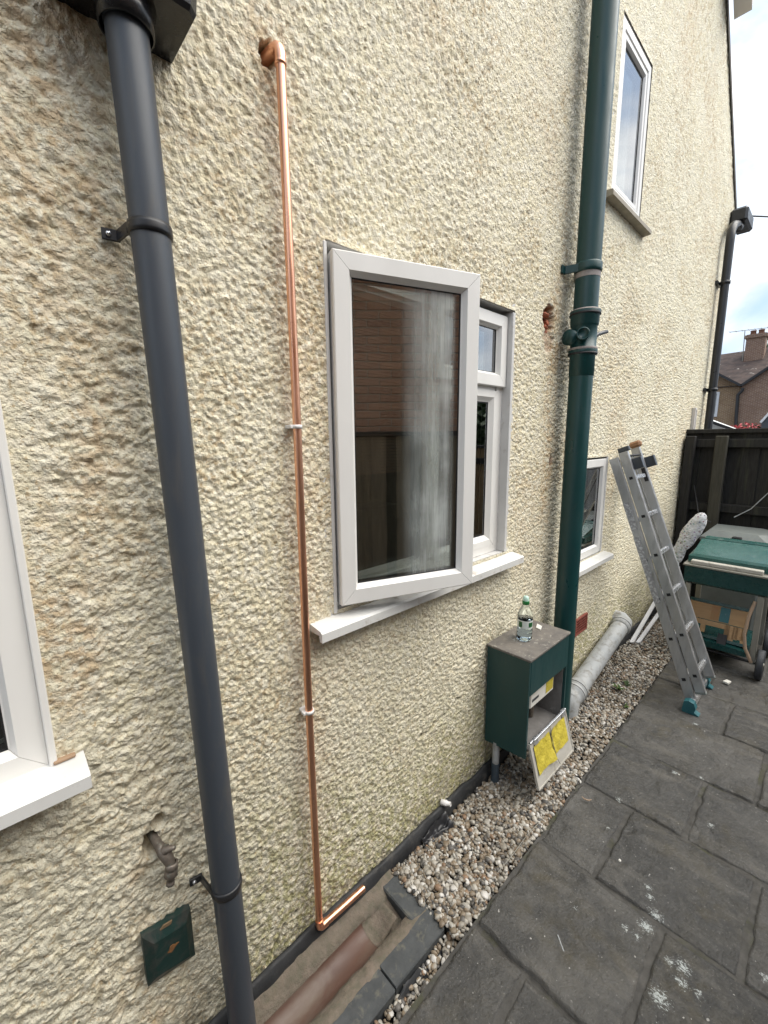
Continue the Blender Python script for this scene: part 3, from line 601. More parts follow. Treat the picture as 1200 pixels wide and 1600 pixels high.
# ================================================================== gravel strip
def icos(sub_):
    t = (1+5**.5)/2; v = [(-1,t,0),(1,t,0),(-1,-t,0),(1,-t,0),(0,-1,t),(0,1,t),(0,-1,-t),(0,1,-t),(t,0,-1),(t,0,1),(-t,0,-1),(-t,0,1)]
    f = [(0,11,5),(0,5,1),(0,1,7),(0,7,10),(0,10,11),(1,5,9),(5,11,4),(11,10,2),(10,7,6),(7,1,8),(3,9,4),(3,4,2),(3,2,6),(3,6,8),(3,8,9),(4,9,5),(2,4,11),(6,2,10),(8,6,7),(9,8,1)]
    v = [np.array(p)/np.linalg.norm(p) for p in v]
    for _ in range(sub_):
        mid = {}; nf = []
        def g_(a, b):
            k = (min(a, b), max(a, b))
            if k not in mid: p = v[a]+v[b]; mid[k] = len(v); v.append(p/np.linalg.norm(p))
            return mid[k]
        for a, b, c in f:
            x, y, z = g_(a, b), g_(b, c), g_(c, a); nf += [(a,x,z),(b,y,x),(c,z,y),(x,y,z)]
        f = nf
    return np.array(v), np.array(f)
def stones(P, Rr, sub_, smooth):
    """P: Nx3 centres, Rr: N radii -> vertices, faces of N odd pebbles"""
    v, f = icos(sub_); n = len(P); k = len(v)
    sc = RNG.uniform(.55, 1.25, (n, 3)); sc[:, 2] *= .72
    d = v[None]*(1 + .26*(RNG.random((n, k, 1))-.5)) * sc[:, None] * Rr[:, None, None]
    fl = RNG.normal(size=(n, 3)); fl /= np.linalg.norm(fl, axis=1)[:, None]     # a broken flat face
    dd = (d*fl[:, None]).sum(-1); lim = Rr[:, None]*.45; d = d - fl[:, None]*np.maximum(dd-lim, 0)[..., None]
    a = RNG.random(n)*6.283; b = RNG.normal(0, .5, n); ca, sa, cb, sb = np.cos(a), np.sin(a), np.cos(b), np.sin(b)
    x, y, z = d[..., 0], d[..., 1], d[..., 2]
    y, z = y*cb[:, None]-z*sb[:, None], y*sb[:, None]+z*cb[:, None]; x, y = x*ca[:, None]-y*sa[:, None], x*sa[:, None]+y*ca[:, None]
    V = np.stack([x, y, z], -1) + P[:, None]
    F = f[None] + (np.arange(n)*k)[:, None, None]; return V.reshape(-1, 3), F.reshape(-1, 3)
def gravel_obj(name, sets):
    VV = []; FF = []; o = 0
    for V, F in sets: VV.append(V); FF.append(F+o); o += len(V)
    V = np.concatenate(VV); F = np.concatenate(FF); me = bpy.data.meshes.new(name); n = len(F)
    me.vertices.add(len(V)); me.vertices.foreach_set('co', V.astype(np.float32).ravel()); me.loops.add(n*3); me.polygons.add(n)
    me.loops.foreach_set('vertex_index', F.astype(np.int32).ravel()); me.polygons.foreach_set('loop_start', np.arange(n, dtype=np.int32)*3)
    me.polygons.foreach_set('use_smooth', np.full(n, True)); me.update(calc_edges=True); me.materials.append(M['gravel']); return link(name, me)
def scatter(n, x0, x1, y0, y1, rmin, rmax, z, hole_=None):
    x = RNG.uniform(x0, x1, n); y = RNG.uniform(y0, y1, n); r_ = rmin + (rmax-rmin)*RNG.random(n)**2.2
    zz = z + (fbm(x*5, y*5, 301, 3)-.5)*.03 + RNG.uniform(-.006, .006, n); ok = np.ones(n, bool)
    if hole_: ok = ~((x > hole_[0]) & (x < hole_[1]) & (y > hole_[2]) & (y < hole_[3]))
    return np.stack([x, y, zz], -1)[ok], r_[ok]
sets = []
for (n, a, b_, s_, c_) in ((5600, .93, 2.0, 1, -.006), (5200, 2.0, 3.1, 0, -.004), (6000, 3.1, 4.84, 0, 0.0)):
    Pp, rr = scatter(n, a, b_, -.338, -.034, .0058, .0145 if s_ else .0145, c_); sets.append(stones(Pp, rr, s_, True))
Pp, rr = scatter(420, .30, .965, -.345, -.290, .006, .013, -.034); sets.append(stones(Pp, rr, 1, True))
Pp, rr = scatter(260, .93, 2.6, -.345, -.318, .006, .013, .0); sets.append(stones(Pp, rr, 1, True))
tag(gravel_obj('gravel', sets), 'mixed flint gravel filling the strip between wall and paving', 'gravel', kind='stuff')
gb = MB(); gb.box((.945, -.343, -.09), (4.84, -.02, -.022)); tag(gb.build('gravel_bed', M['soil']), 'dark soil showing between the gravel stones', kind='structure')

# ================================================================== open drain gully
gul = thing('drain_gully', 'open brown clay drain channel in mossy cement at foot of wall', 'drain', (.6, -.15, -.1))
xx = np.linspace(-.3, .93, 110); prof = [(-.024, .018), (-.045, .004), (-.056, -.004), (-.066, -.009), (-.0735, -.095), (-.115, -.10), (-.158, -.095), (-.166, -.010), (-.178, -.004), (-.204, .004), (-.216, -.002)]
P = []
for (yy, zz) in prof:
    e = sstep(.74, .84, xx); z_ = zz*(1-e) + e*np.maximum(zz, -.030 - .01*np.sin(yy*30))
    P.append(np.stack([xx, yy + (fbm(xx*18, xx*0+yy*50, 211, 3)-.5)*.008, z_ - .012 + (fbm(xx*30, xx*0+yy*60, 213, 3)-.5)*.010], -1))
grid_mesh('cement_bed', np.concatenate(P), 110, len(prof), mat=M['cement'], parent=gul)
xx = np.linspace(-.3, .775, 60); P = []
for k in range(13):
    t_ = math.pi*(.02 + .96*k/12); P.append(np.stack([xx, -.116 + .047*math.cos(t_) + 0*xx, -.034 - .030*math.sin(t_) + .004*sstep(.55, .775, xx)], -1))
grid_mesh('channel_pipe', np.concatenate(P), 60, 13, mat=M['clay'], parent=gul)
xx = np.linspace(.752, .845, 30); P = []
for k in range(13):
    t_ = math.pi*(.0 + 1.0*k/12); rr_ = .045 - .012*sstep(.76, .84, xx); P.append(np.stack([xx, -.116 + rr_*math.cos(t_), -.031 - .028*math.sin(t_)*(1-sstep(.76, .84, xx)) + .012*sstep(.80, .845, xx)], -1))
grid_mesh('channel_socket', np.concatenate(P), 30, 13, mat=M['cement'], parent=gul)
mb = MB(); loft(mb, [[(.705, -.284, z), (.930, -.286, z), (.948, -.270, z), (.946, -.030, z), (.872, -.030, z), (.868, -.196, z), (.858, -.206, z), (.705, -.208, z)] if k < 2 else [(.7062, -.281, z), (.928, -.283, z), (.945, -.268, z), (.943, -.032, z), (.876, -.032, z), (.872, -.200, z), (.860, -.2095, z), (.7062, -.211, z)] for k, z in enumerate((-.10, -.014, -.010))]); mb.build('edging_stone', M['slate'], gul)
for (a, b_) in (((.440, -.286, -.10), (.7025, -.209, -.012)), ((.170, -.285, -.10), (.4375, -.208, -.011)), ((-.10, -.286, -.10), (.1675, -.209, -.012))):
    mb = MB(); mb.box(a, b_, .004); mb.build('edging_stone', M['slate'], gul)

# ================================================================== grey downpipe and hopper
dp = thing('downpipe', 'slate grey plastic downpipe running full height at left', 'downpipe', (.33, -.075, -.06))
ax = lambda z: (.2765 + (2.2-z)*.0232, -.075, z)
mb = MB(); mb.tube([ax(-.10), ax(.6), ax(1.4), ax(2.318)], .034, 32); mb.build('pipe', M['grey_pvc'], dp)
mb = MB(); mb.lathe(ax(2.30), [(.0345, 0), (.036, .002), (.036, .012), (.030, .020), (.029, .085)], 32); mb.build('pipe_end', M['grey_pvc'], dp)
def bracket(z, par, side=-.052):
    c = Vector(ax(z)); mb = MB(); n = 28
    for rr_, h in ((.0365, .017),): mb.lathe(c - Vector((0, 0, .0)), [(.0342, -.010), (.0372, -.010), (.0380, -.004), (.0380, .004), (.0372, .010), (.0342, .010)], n)
    for s_ in (-1,):
        mb.bar(c + Vector((s_*.034, .012, 0)), c + Vector((s_*.040, .060, 0)), .005, .019); mb.bar(c + Vector((s_*.036, .062, 0)), c + Vector((s_*.066, .066, 0)), .006, .020, bev=.001)
    br = mb.build('bracket', M['black_pvc'], par)
    mb = MB(); 
    for s_ in (-1,): mb.lathe(c + Vector((s_*.056, .0600, 0)), [(.0, -.003), (.0038, -.003), (.0044, 0), (.0044, .004)], 12, (0, 1, 0))
    mb.build('screw', M['alu_bright'], br)
bracket(1.985, dp); bracket(.505, dp)
hp = thing('rainwater_hopper', 'black gloss rainwater hopper at the top left above grey downpipe', 'hopper', (.27, 0, 2.35))
mb = MB()
loft(mb, [rc(.170, .372, -.135, -.004, 2.338, .012), rc(.168, .376, -.140, -.003, 2.346, .014), rc(.150, .385, -.155, -.003, 2.46, .016), rc(.150, .385, -.155, -.003, 2.64, .016)])
mb.build('box', M['iron'], hp)
mb = MB(); mb.box((.135, -.172, 2.60), (.40, -.002, 2.645), .006); mb.build('rim', M['iron'], hp)
mb = MB(); mb.lathe((ax(2.31)[0], -.075, 2.296), [(.0405, .0), (.043, .0), (.044, .02), (.050, .045), (.047, .045)], 24); mb.build('outlet', M['iron'], hp)

# ================================================================== copper pipe
cp = thing('copper_pipe', 'bright new copper pipe dropping down the wall and turning along the plinth', 'pipe', (.605, -.03, .045))
def arc(c, r_, a0, a1, e1, e2, n=8):
    c = Vector(c); e1 = Vector(e1); e2 = Vector(e2); return [c + (e1*math.cos(a0+(a1-a0)*k/n) + e2*math.sin(a0+(a1-a0)*k/n))*r_ for k in range(n+1)]
CX, CY = .607, -.030
mb = MB(); mb.tube([(CX-.002, CY, 2.45), (CX, CY, 1.6), (CX-.002, CY, .9), (CX+.002, CY, .072)], .0108, 24); mb.build('riser', M['copper'], cp)
mb = MB(); mb.tube([(CX-.010, .04, 2.478)] + arc((CX-.004, CY+.014, 2.463), .0145, math.pi/2, math.pi, (0, 1, 0), (0, 0, 1), 8)[0:0] + [(CX-.006, -.008, 2.478), (CX-.004, -.020, 2.4765), (CX-.002, -.0275, 2.470), (CX-.002, CY, 2.461), (CX-.002, CY, 2.440)], .0130, 24); e1 = mb.build('elbow', M['copper'], cp)
mb = MB(); mb.lathe((CX-.002, CY, 2.438), [(.0112, 0), (.0136, .001), (.0136, .005), (.0128, .007)], 24); mb.build('solder_ring', M['copper'], cp)
mb = MB(); mb.tube([(CX+.002, CY, .078), (CX+.002, CY, .062), (CX+.004, CY, .053), (CX+.010, CY-.001, .0475), (CX+.020, CY-.001, .046), (CX+.030, CY-.001, .046)], .0125, 24); mb.build('elbow', M['copper'], cp)
mb = MB(); mb.tube([(CX+.028, CY-.001, .046), (.70, -.032, .044), (.795, -.0315, .040)], .0108, 24); mb.build('run', M['copper'], cp)
def clip(z):
    mb = MB(); mb.lathe((CX-.001, CY, z), [(.0112, -.005), (.0142, -.005), (.0142, .005), (.0112, .005), (.0112, -.005)], 22)
    mb.box((CX-.019, CY+.006, z-.0048), (CX+.017, -.002, z+.0048), .0015); mb.box((CX-.022, CY-.004, z-.0045), (CX-.012, CY+.010, z+.0045), .0012); mb.build('pipe_clip', M['clip'], cp)
clip(1.634); clip(.820)
wc = MB(); wc.lathe((1.262, -.018, .062), [(.0, -.014), (.010, -.014), (.012, -.012), (.012, .012), (.009, .014), (.009, .03)], 16, (.35, -.85, .1)); tag(wc.build('pipe_cap', M['clip']), 'small white plastic pipe end poking over the black plinth', 'pipe cap')
n_ = 22; P = []
for j in range(14):
    for i in range(n_):
        u, v = i/(n_-1), j/13; x = 1.10 + .15*u; y = -.034 - .060*v*(.4+.6*u); z = .030 - .044*v + .05*float(fbm(np.array([u*4.0]), np.array([v*3.0]), 19, 3)[0]-.5); P.append((x, y, z))
tag(grid_mesh('plastic_sheet', np.array(P), n_, 14, mat=M['black_pvc']), 'scrap of black plastic sheet crumpled against the plinth', 'plastic sheet')
P = []
for j in range(12):
    for i in range(20):
        u, v = i/19, j/11; P.append((.70 + .20*u, -.294 - .030*v, -.03 - .03*v + .05*float(fbm(np.array([u*5.0]), np.array([v*2.0]), 9, 3)[0]-.5) + .006*math.sin(v*6+u*3)))
tag(grid_mesh('plastic_sheet', np.array(P), 20, 12, mat=M['bitumen']), 'crumpled black membrane beside the drain edging stones', 'plastic sheet')

# ================================================================== tap and vent
tp = thing('outdoor_tap', 'old tarnished bib tap without handle sticking out of the wall', 'tap', (.20, 0, .62))
mb = MB(); mb.tube([(.186, .03, .675), (.190, -.020, .672), (.195, -.036, .664), (.201, -.046, .648), (.206, -.050, .628)], [.010, .010, .0135, .0125, .0095], 16); mb.build('body', M['brass'], tp)
mb = MB(); mb.lathe((.206, -.050, .632), [(.010, .006), (.0145, .004), (.0150, -.006), (.0120, -.009), (.0150, -.012), (.0155, -.026), (.0120, -.032), (.0085, -.034), (.0085, -.045), (.0098, -.046), (.0098, -.052), (.006, -.052)], 8, (.12, -.05, 1)); mb.build('hose_union', M['brass'], tp)
mb = MB(); mb.lathe((.197, -.038, .668), [(.0105, 0), (.0105, .008), (.0072, .010), (.0072, .022), (.0048, .023), (.0048, .034), (0, .034)], 12, (.45, -.75, .45)); mb.build('spindle', M['brass'], tp)
vc = thing('vent_cover', 'dark green painted square vent cover with chipped centre low on wall', 'vent', (.2, 0, .3))
mb = MB(); x0, x1, z0, z1 = .135, .243, .318, .462
loft(mb, [[(x0, .0, z0), (x1, .0, z0-.016), (x1, .0, z1-.014), (x0, .0, z1)], [(x0, -.020, z0), (x1, -.020, z0-.016), (x1, -.020, z1-.014), (x0, -.020, z1)], [(x0+.020, -.032, z0+.022), (x1-.016, -.032, z0+.008), (x1-.016, -.032, z1-.036), (x0+.020, -.032, z1-.026)]])
vg = mat('chipped_green_paint', (0.006, 0.030, 0.026), (0.014, 0.038, 0.033), .45, scale=14, dirt=(0.045, 0.048, 0.043), dl=.48, dh=.62, dscale=22, bs=.4, bscale=60); mb.build('plate', vg, vc)
mb = MB(); c = (.190, -.0305, .388); pts = [(c[0]+.017*math.cos(k*.3927)*(.35+.7*random.random())+.004*math.sin(k*.39), c[2]+.010*math.sin(k*.3927)*(.5+.6*random.random())) for k in range(16)]
mb.prism(pts, -.0332, -.0318, lambda u, v, w: (u, w, v)); mb.build('chip', mat('bare_rust', (0.26, 0.12, 0.04), (0.10, 0.05, 0.025), .8, scale=60), vc)
mb = MB(); mb.prism([(.172,.452),(.196,.449),(.199,.456),(.180,.459)], -.0262, -.0225, lambda u, v, w: (u, w, v)); mb.build('chip', mat('old_primer', (0.24, 0.16, 0.09), (0.16, 0.11, 0.06), .8), vc)

# ================================================================== green soil pipe
sp = thing('soil_pipe', 'tall dark green soil pipe with collars standing beside the windows', 'soil pipe', (2.205, -.085, 0))
SX, SY = 2.205, -.088
def sp_x(z): return SX + .004*(z-1.6)*-.3
mb = MB(); mb.tube([(SX, SY, -.08), (SX, SY, 1.0), (SX, SY, 1.93)], .055, 36); mb.build('lower_pipe', M['green'], sp)
mb = MB(); mb.tube([(SX, SY, 2.19), (SX, SY, 3.0), (SX-.004, SY, 4.9)], .055, 36); mb.build('upper_pipe', M['green'], sp)
mb = MB(); mb.lathe((SX, SY, 0), [(.0552, 1.895), (.0575, 1.897), (.0578, 1.99), (.0640, 2.000), (.0655, 2.004), (.0655, 2.016), (.0640, 2.020), (.0640, 2.028), (.0585, 2.032), (.0585, 2.125), (.0600, 2.127), (.0640, 2.134), (.0650, 2.176), (.0690, 2.182), (.0690, 2.194), (.0640, 2.200), (.0555, 2.202)], 36); mb.build('coupling', M['green'], sp)
mb = MB(); mb.lathe((SX, SY, 0), [(.0665, 1.995), (.0672, 1.997), (.0672, 2.0035), (.0660, 2.0035)], 36); mb.build('seal_ring', M['gasket'], sp); mb = MB(); mb.lathe((SX, SY, 0), [(.0692, 2.176), (.0705, 2.178), (.0705, 2.184), (.0690, 2.186)], 36); mb.build('seal_ring', M['gasket'], sp)
mb = MB(); mb.lathe((SX, SY, 0), [(.0656, 2.0165), (.0660, 2.0175), (.0660, 2.0245), (.0645, 2.0275)], 36); mb.build('unpainted_rim', M['pale_paint'], sp); mb = MB(); mb.lathe((SX, SY, 0), [(.0695, 2.1955), (.0660, 2.2005), (.0562, 2.2040)], 36); mb.build('unpainted_rim', M['pale_paint'], sp)
mb = MB(); mb.lathe((SX, SY, 0), [(.0562, 2.342), (.0562, 2.366)], 36); mb.build('unpainted_band', M['pale_paint'], sp)
mb = MB(); mb.lathe((SX, SY, 0), [(.0552, 2.366), (.0605, 2.368), (.0612, 2.380), (.0612, 2.402), (.0590, 2.408), (.0552, 2.410)], 36)
for s_ in (-1, 1):
    mb.bar((SX+s_*.050, SY+.02, 2.386), (SX+s_*.066, SY+.078, 2.386), .012, .034); mb.bar((SX+s_*.060, SY+.082, 2.386), (SX+s_*.098, SY+.084, 2.386), .010, .036, bev=.002)
mb.build('bracket', M['green'], sp)
mb = MB(); mb.lathe((SX-.035, SY-.010, 2.078), [(.027, 0), (.027, .040), (.029, .041), (.029, .052), (.023, .053), (.023, .045), (.0, .045)], 24, (-.80, -.35, .03)); bs_ = mb.build('boss', M['green'], sp)
mb = MB(); mb.lathe((SX-.02, SY+.03, 2.076), [(.036, 0), (.036, .055), (.0, .056)], 24, (-.95, .25, 0)); mb.build('boss', M['green'], sp)
mb = MB(); mb.bar((SX-.0725, SY-.030, 2.102), (SX-.0745, SY-.022, 2.056), .004, .008); mb.build('plug_bar', M['black_pvc'], sp)
mb = MB(); mb.tube([(SX+.02, SY-.03, 2.070), (SX+.055, SY-.045, 2.094), (SX+.150, SY-.05, 2.120)], [.016, .0095, .0095], 14); mb.build('stub_pipe', M['black_pvc'], sp)
# grey branch along the wall
br = thing('branch_drain', 'weathered grey drain pipe lying along the wall beside the gravel', 'drain pipe', (2.4, -.08, 0))
A = Vector((2.40, -.085, .085)); B = Vector((3.25, -.070, .256)); d = (B-A).normalized()
mb = MB(); mb.tube([A, B], .055, 30); mb.build('pipe', M['galv'], br)
mb = MB(); mb.lathe(A, [(.055, .085), (.061, .083), (.062, .060), (.066, .056), (.066, .042), (.061, .038), (.061, .024), (.066, .020), (.066, .004), (.060, .0), (.058, -.03), (.050, -.05)], 30, d); mb.build('collar', M['galv'], br)
for o_ in (.049, .012):
    mb = MB(); mb.lathe(A + d*o_, [(.0663, -.003), (.0672, -.002), (.0672, .002), (.0663, .003)], 30, d); mb.build('seal_ring', M['gasket'], br)
mb = MB(); mb.tube([A + d*.0, A - d*.035 + Vector((0, 0, -.006)), A - d*.06 + Vector((0, 0, -.035)), A - d*.068 + Vector((0, 0, -.10)), A - d*.068 + Vector((0, 0, -.18))], .056, 24); mb.build('bend', M['galv'], br)
mb = MB(); mb.lathe(B, [(.055, -.06), (.062, -.058), (.062, -.040), (.067, -.036), (.067, -.016), (.062, -.012), (.062, .010), (.060, .012)], 30, d); mb.build('collar', M['galv'], br)
mb = MB(); mb.lathe(B - d*.026, [(.0672, -.004), (.0682, -.003), (.0682, .003), (.0672, .004)], 30, d); mb.build('seal_ring', M['gasket'], br)
mb = MB(); mb.tube([B - d*.01, B + d*.03, B + d*.055 + Vector((0, .02, 0)), B + d*.06 + Vector((0, .09, 0))], .056, 24); mb.build('bend', M['galv'], br)

# ================================================================== meter box with its flap hanging open
bx = thing('meter_box', 'dark green meter box with its front flap hanging open', 'meter box', (1.78, -.1, 0))
x0, x1, yf, zb, zt = 1.578, 1.962, -.214, .205, .672
mb = MB(); mb.prism([(-.008, .185), (yf, zb), (yf, zt-.008), (-.008, zt-.008)], x0, x0+.012, lambda u, v, w: (w, u, v)); mb.build('side_panel', M['green'], bx)
mb = MB(); mb.prism([(-.008, .185), (yf, zb), (yf, zt-.008), (-.008, zt-.008)], x1-.012, x1, lambda u, v, w: (w, u, v)); mb.build('side_panel', M['green'], bx)
mb = MB(); mb.box((x0+.0125, yf-.001, .500), (x1-.0125, yf+.010, zt-.009), .002); mb.build('front_panel', M['green'], bx)
mb = MB(); mb.box((x0-.004, yf-.006, zt-.007), (x1+.004, -.002, zt+.004), .002); mb.build('lid', M['box_top'], bx)
mb = MB(); mb.box((x0+.0125, -.020, .19), (x1-.0125, -.010, zt-.01)); mb.box((x0+.0125, yf+.012, .215), (x1-.0125, -.0205, .225)); mb.build('lining', M['box_inside'], bx)
mb = MB(); mb.box((x0+.013, yf+.012, .226), (x0+.016, -.021, .66)); mb.build('side_lining', M['box_inside'], bx); mb = MB(); mb.box((x1-.016, yf+.012, .226), (x1-.013, -.021, .66)); mb.build('side_lining', M['box_inside'], bx)
mb = MB(); mb.box((x0+.05, -.198, .405), (x0+.285, -.05, .60), .010); mt_ = mb.build('gas_meter', M['white_card'], bx)
mb = MB(); mb.box((x0+.20, -.1995, .425), (x0+.27, -.1985, .485)); mb.build('meter_label', M['yellow_paper'], mt_)
mb = MB(); mb.box((x0+.07, -.1995, .440), (x0+.13, -.1985, .452)); mb.build('meter_label', M['tyre'], mt_)
mb = MB(); mb.tube([(1.70, -.12, .23), (1.70, -.12, .45)], .014, 12); mb.build('service_pipe', M['brass'], bx); mb = MB(); mb.tube([(1.84, -.10, .23), (1.84, -.10, .45)], .014, 12); mb.build('service_pipe', M['brass'], bx)
# flap: hinge line along x at the lower front, hanging out and down
hz = .270; fo = lambda a, s_, n_: (x0+.020 + a, yf - .006 - s_*.27 - n_*.963, hz - s_*.963 + n_*.27)
def slab(mb, a0, a1, s0, s1, n0, n1):
    vs = [fo(a, s_, n_) for n_ in (n0, n1) for (a, s_) in ((a0, s0), (a1, s0), (a1, s1), (a0, s1))]
    mb.add(vs, [(0,1,2,3),(4,5,6,7),(0,1,5,4),(1,2,6,5),(2,3,7,6),(3,0,4,7)])
Wd = .352
mb = MB(); slab(mb, 0, Wd, .0, .200, -.004, .002); fl_ = mb.build('flap', M['door_inside'], bx); fl_['label'] = 'open front flap, grimy white inside'
mb = MB(); slab(mb, -.002, Wd+.002, .197, .202, -.006, .005); slab(mb, -.003, .003, 0, .196, -.006, .005); slab(mb, Wd-.003, Wd+.003, 0, .196, -.006, .005); mb.build('flap_rim', M['door_inside'], fl_)
for (a0, a1, s1) in ((.020, .168, .145), (.174, .322, .135)):
    n_, k = 14, 12; P = []
    for j in range(k):
        for i in range(n_):
            a = a0 + (a1-a0)*i/(n_-1); s_ = .020 + (s1-.020)*j/(k-1); cr = max(0, (i/(n_-1)-.6))*max(0, (j/(k-1)-.6)) if a0 < .1 else max(0, .3-i/(n_-1))*max(0, .3-j/(k-1))
            P.append(fo(a, s_, .0065 + .0013*math.sin(a*55+s_*90) + .0011*math.sin(s_*70-a*110+1) + .10*cr))
    ob = grid_mesh('yellow_notice', np.array(P), n_, k, mat=M['yellow_paper'], parent=fl_, smooth=True)
mb = MB(); mb.tube([fo(.0, -.004, .004), fo(Wd, -.004, .004)], .0055, 10); mb.tube([fo(.02, -.012, .016), fo(Wd-.03, -.012, .016)], .0035, 8)
for a in (.03, Wd-.045): slab(mb, a, a+.028, -.016, .016, .002, .012)
mb.build('hinge', M['alu_bright'], fl_)
mb = MB(); mb.tube([fo(.180, .0, .008), fo(.176, .09, .009), fo(.182, .15, .010), fo(.196, .185, .012)], .0016, 6); mb.build('string', M['leg_metal'], fl_)
mb = MB(); mb.tube([(1.592, -.062, .20), (1.592, -.062, .085)], .0165, 16); mb.build('leg_pipe', M['galv'], bx)
mb = MB(); mb.tube([(1.592, -.062, .09), (1.592, -.062, -.06)], .019, 16); mb.build('leg_sleeve', mat('blue_grey_sleeve', (0.05, 0.075, 0.10), (0.04, 0.055, 0.07), .6), bx)

# bottle on the meter box
bt = thing('water_bottle', 'clear water bottle with green cap on the meter box', 'bottle', (1.736, -.100, .676))
def pet():
    mt, t, p = new_mat('clear_pet'); p.inputs['Base Color'].default_value = (0.90, 0.97, 1, 1); p.inputs['Roughness'].default_value = .04
    p.inputs['Transmission Weight'].default_value = 1; p.inputs['IOR'].default_value = 1.12; return mt
def water():
    mt, t, p = new_mat('water'); p.inputs['Base Color'].default_value = (0.80, 0.92, 0.98, 1); p.inputs['Roughness'].default_value = .02
    p.inputs['Transmission Weight'].default_value = 1; p.inputs['IOR'].default_value = 1.33; return mt
BC = (1.736, -.100, .676)
mb = MB(); mb.lathe(BC, [(.0, .006), (.022, .001), (.030, .002), (.034, .010), (.0345, .022), (.0325, .026), (.0345, .030), (.0345, .038), (.0325, .042), (.0345, .046), (.0345, .054), (.033, .058), (.0335, .062), (.0335, .108), (.0345, .112), (.033, .124), (.027, .142), (.019, .158), (.0135, .168), (.013, .176)], 32); mb.build('bottle_body', pet(), bt)
mb = MB(); mb.lathe(BC, [(.0, .0075), (.021, .003), (.029, .0045), (.0325, .0115), (.033, .022), (.031, .026), (.033, .030), (.033, .038), (.031, .042), (.033, .046), (.033, .054), (.0315, .058), (.032, .062), (.032, .106), (.0, .106)], 32); mb.build('water', water(), bt)
lab = mat('bottle_label', (0.70, 0.74, 0.70), (0.62, 0.67, 0.63), .4); mb = MB(); mb.lathe(BC, [(.0341, .066), (.0341, .102)], 40); mb.build('bottle_label', lab, bt)
dgreen = mat('label_green', (0.02, 0.13, 0.035), (0.015, 0.10, 0.03), .4)
def label_mark(a0, a1, h0, h1, r_=.0346):
    mb = MB(); n_ = 8; vs = []
    for k in range(n_+1):
        t_ = R(a0+(a1-a0)*k/n_)
        for h in (h0, h1): vs.append((BC[0]+r_*math.cos(t_), BC[1]+r_*math.sin(t_), BC[2]+h))
    mb.add(vs, [(2*k, 2*k+2, 2*k+3, 2*k+1) for k in range(n_)]); return mb.build('label_mark', dgreen, bt)
label_mark(-122, -80, .072, .094); label_mark(-200, -172, .070, .097)
mb = MB(); mb.lathe(BC, [(.0145, .172), (.0160, .173), (.0160, .188), (.0150, .190), (.0, .190)], 20); mb.build('cap', mat('cap_green', (0.02, 0.20, 0.05), rough=.4), bt)
mb = MB(); mb.lathe(BC, [(.0148, .190), (.0148, .194), (.0125, .206), (.0075, .211), (.0, .211)], 18); mb.build('spout_cover', pet() and mat('pale_cap', (0.52, 0.72, 0.62), (.48, .68, .58), .25), bt)
pc = MB(); pc.prism([(1.880, -.085), (1.925, -.068), (1.915, -.098), (1.874, -.112)], .6765, .682); tag(pc.build('card_scrap', M['white_card']), 'small white scrap lying on top of the meter box', 'scrap')
for (x, y, z, r_) in ((2.000, .012, 2.165, .022), (2.022, .018, 2.135, .024), (2.004, .016, 2.115, .018), (2.03, .02, 2.172, .018)):
    V_, F_ = stones(np.array([[x, y, z]]), np.array([r_]), 1, True); mb = MB(); mb.add(V_.tolist(), F_.tolist()); mb.build('brick_fragment', mat('broken_brick', (0.42, 0.14, 0.075), (0.30, 0.10, 0.06), .9, scale=40), house)
# ================================================================== ladder
ld = thing('ladder', 'aluminium extension ladder leaning on the wall beside the barbecue', 'ladder', (3.05, -.55, 0))
LX0, LX1 = 2.915, 3.175
foot = Vector((0, -.575, .035)); top = Vector((0, -.030, 1.475)); ld_d = (top-foot).normalized(); ld_n = Vector((0, -ld_d.z, ld_d.y))   # n points away from the wall
def LP(x, s_, n_): return Vector((x, 0, 0)) + foot + ld_d*s_ + ld_n*n_
LEN = (top-foot).length
def rail(x, n0, s0, s1, mtl, w=.024, dpt=.054):
    mb = MB(); a = LP(x, s0, n0); b_ = LP(x, s1, n0); mb.bar(a, b_, w, dpt, up=tuple(ld_n), bev=.003); return mb.build('rail', mtl, ld)
r1 = rail(LX0, 0, .0, LEN-.01, M['alu']); r2 = rail(LX0+.010, .060, .055, LEN+.015, M['alu']); r3 = rail(LX1, .060, .055, LEN+.035, M['alu']); r4 = rail(LX1+.010, 0, .0, LEN-.01, M['alu'])
for k in range(6):
    s_ = .135 + .245*k
    if s_ > LEN-.03: break
    for n_, xa, xb in ((0, LX0, LX1+.010), (.060, LX0+.010, LX1)):
        if k == 5 and n_ == 0: continue
        mb = MB(); a = LP(xa+.0135, s_+.02*(n_ > 0), n_); b_ = LP(xb-.0135, s_+.02*(n_ > 0), n_); mb.bar(a, b_, .026, .024, up=tuple(ld_d), bev=.002); mb.bar(a + ld_n*.0+ld_d*.0125, b_+ld_d*.0125, .008, .003, up=tuple(ld_d)); mb.build('rung', M['alu_bright'], ld)
        mb = MB(); mb.bar(LP(xa-.0142, s_+.02*(n_ > 0), n_), LP(xa-.0128, s_+.02*(n_ > 0), n_), .020, .017, up=tuple(ld_d)); mb.build('rung_socket', M['gasket'], ld)
mb = MB(); mb.bar(LP(LX0-.0150, .60, -.010), LP(LX0-.0150, 1.02, -.010), .0012, .034, up=tuple(ld_n)); mb.build('sticker', M['alu_paint'], r1)
mb = MB(); mb.bar(LP(LX0-.0150, 1.06, -.008), LP(LX0-.0150, 1.24, -.008), .0012, .036, up=tuple(ld_n)); mb.build('sticker', M['alu_paint'], r1)
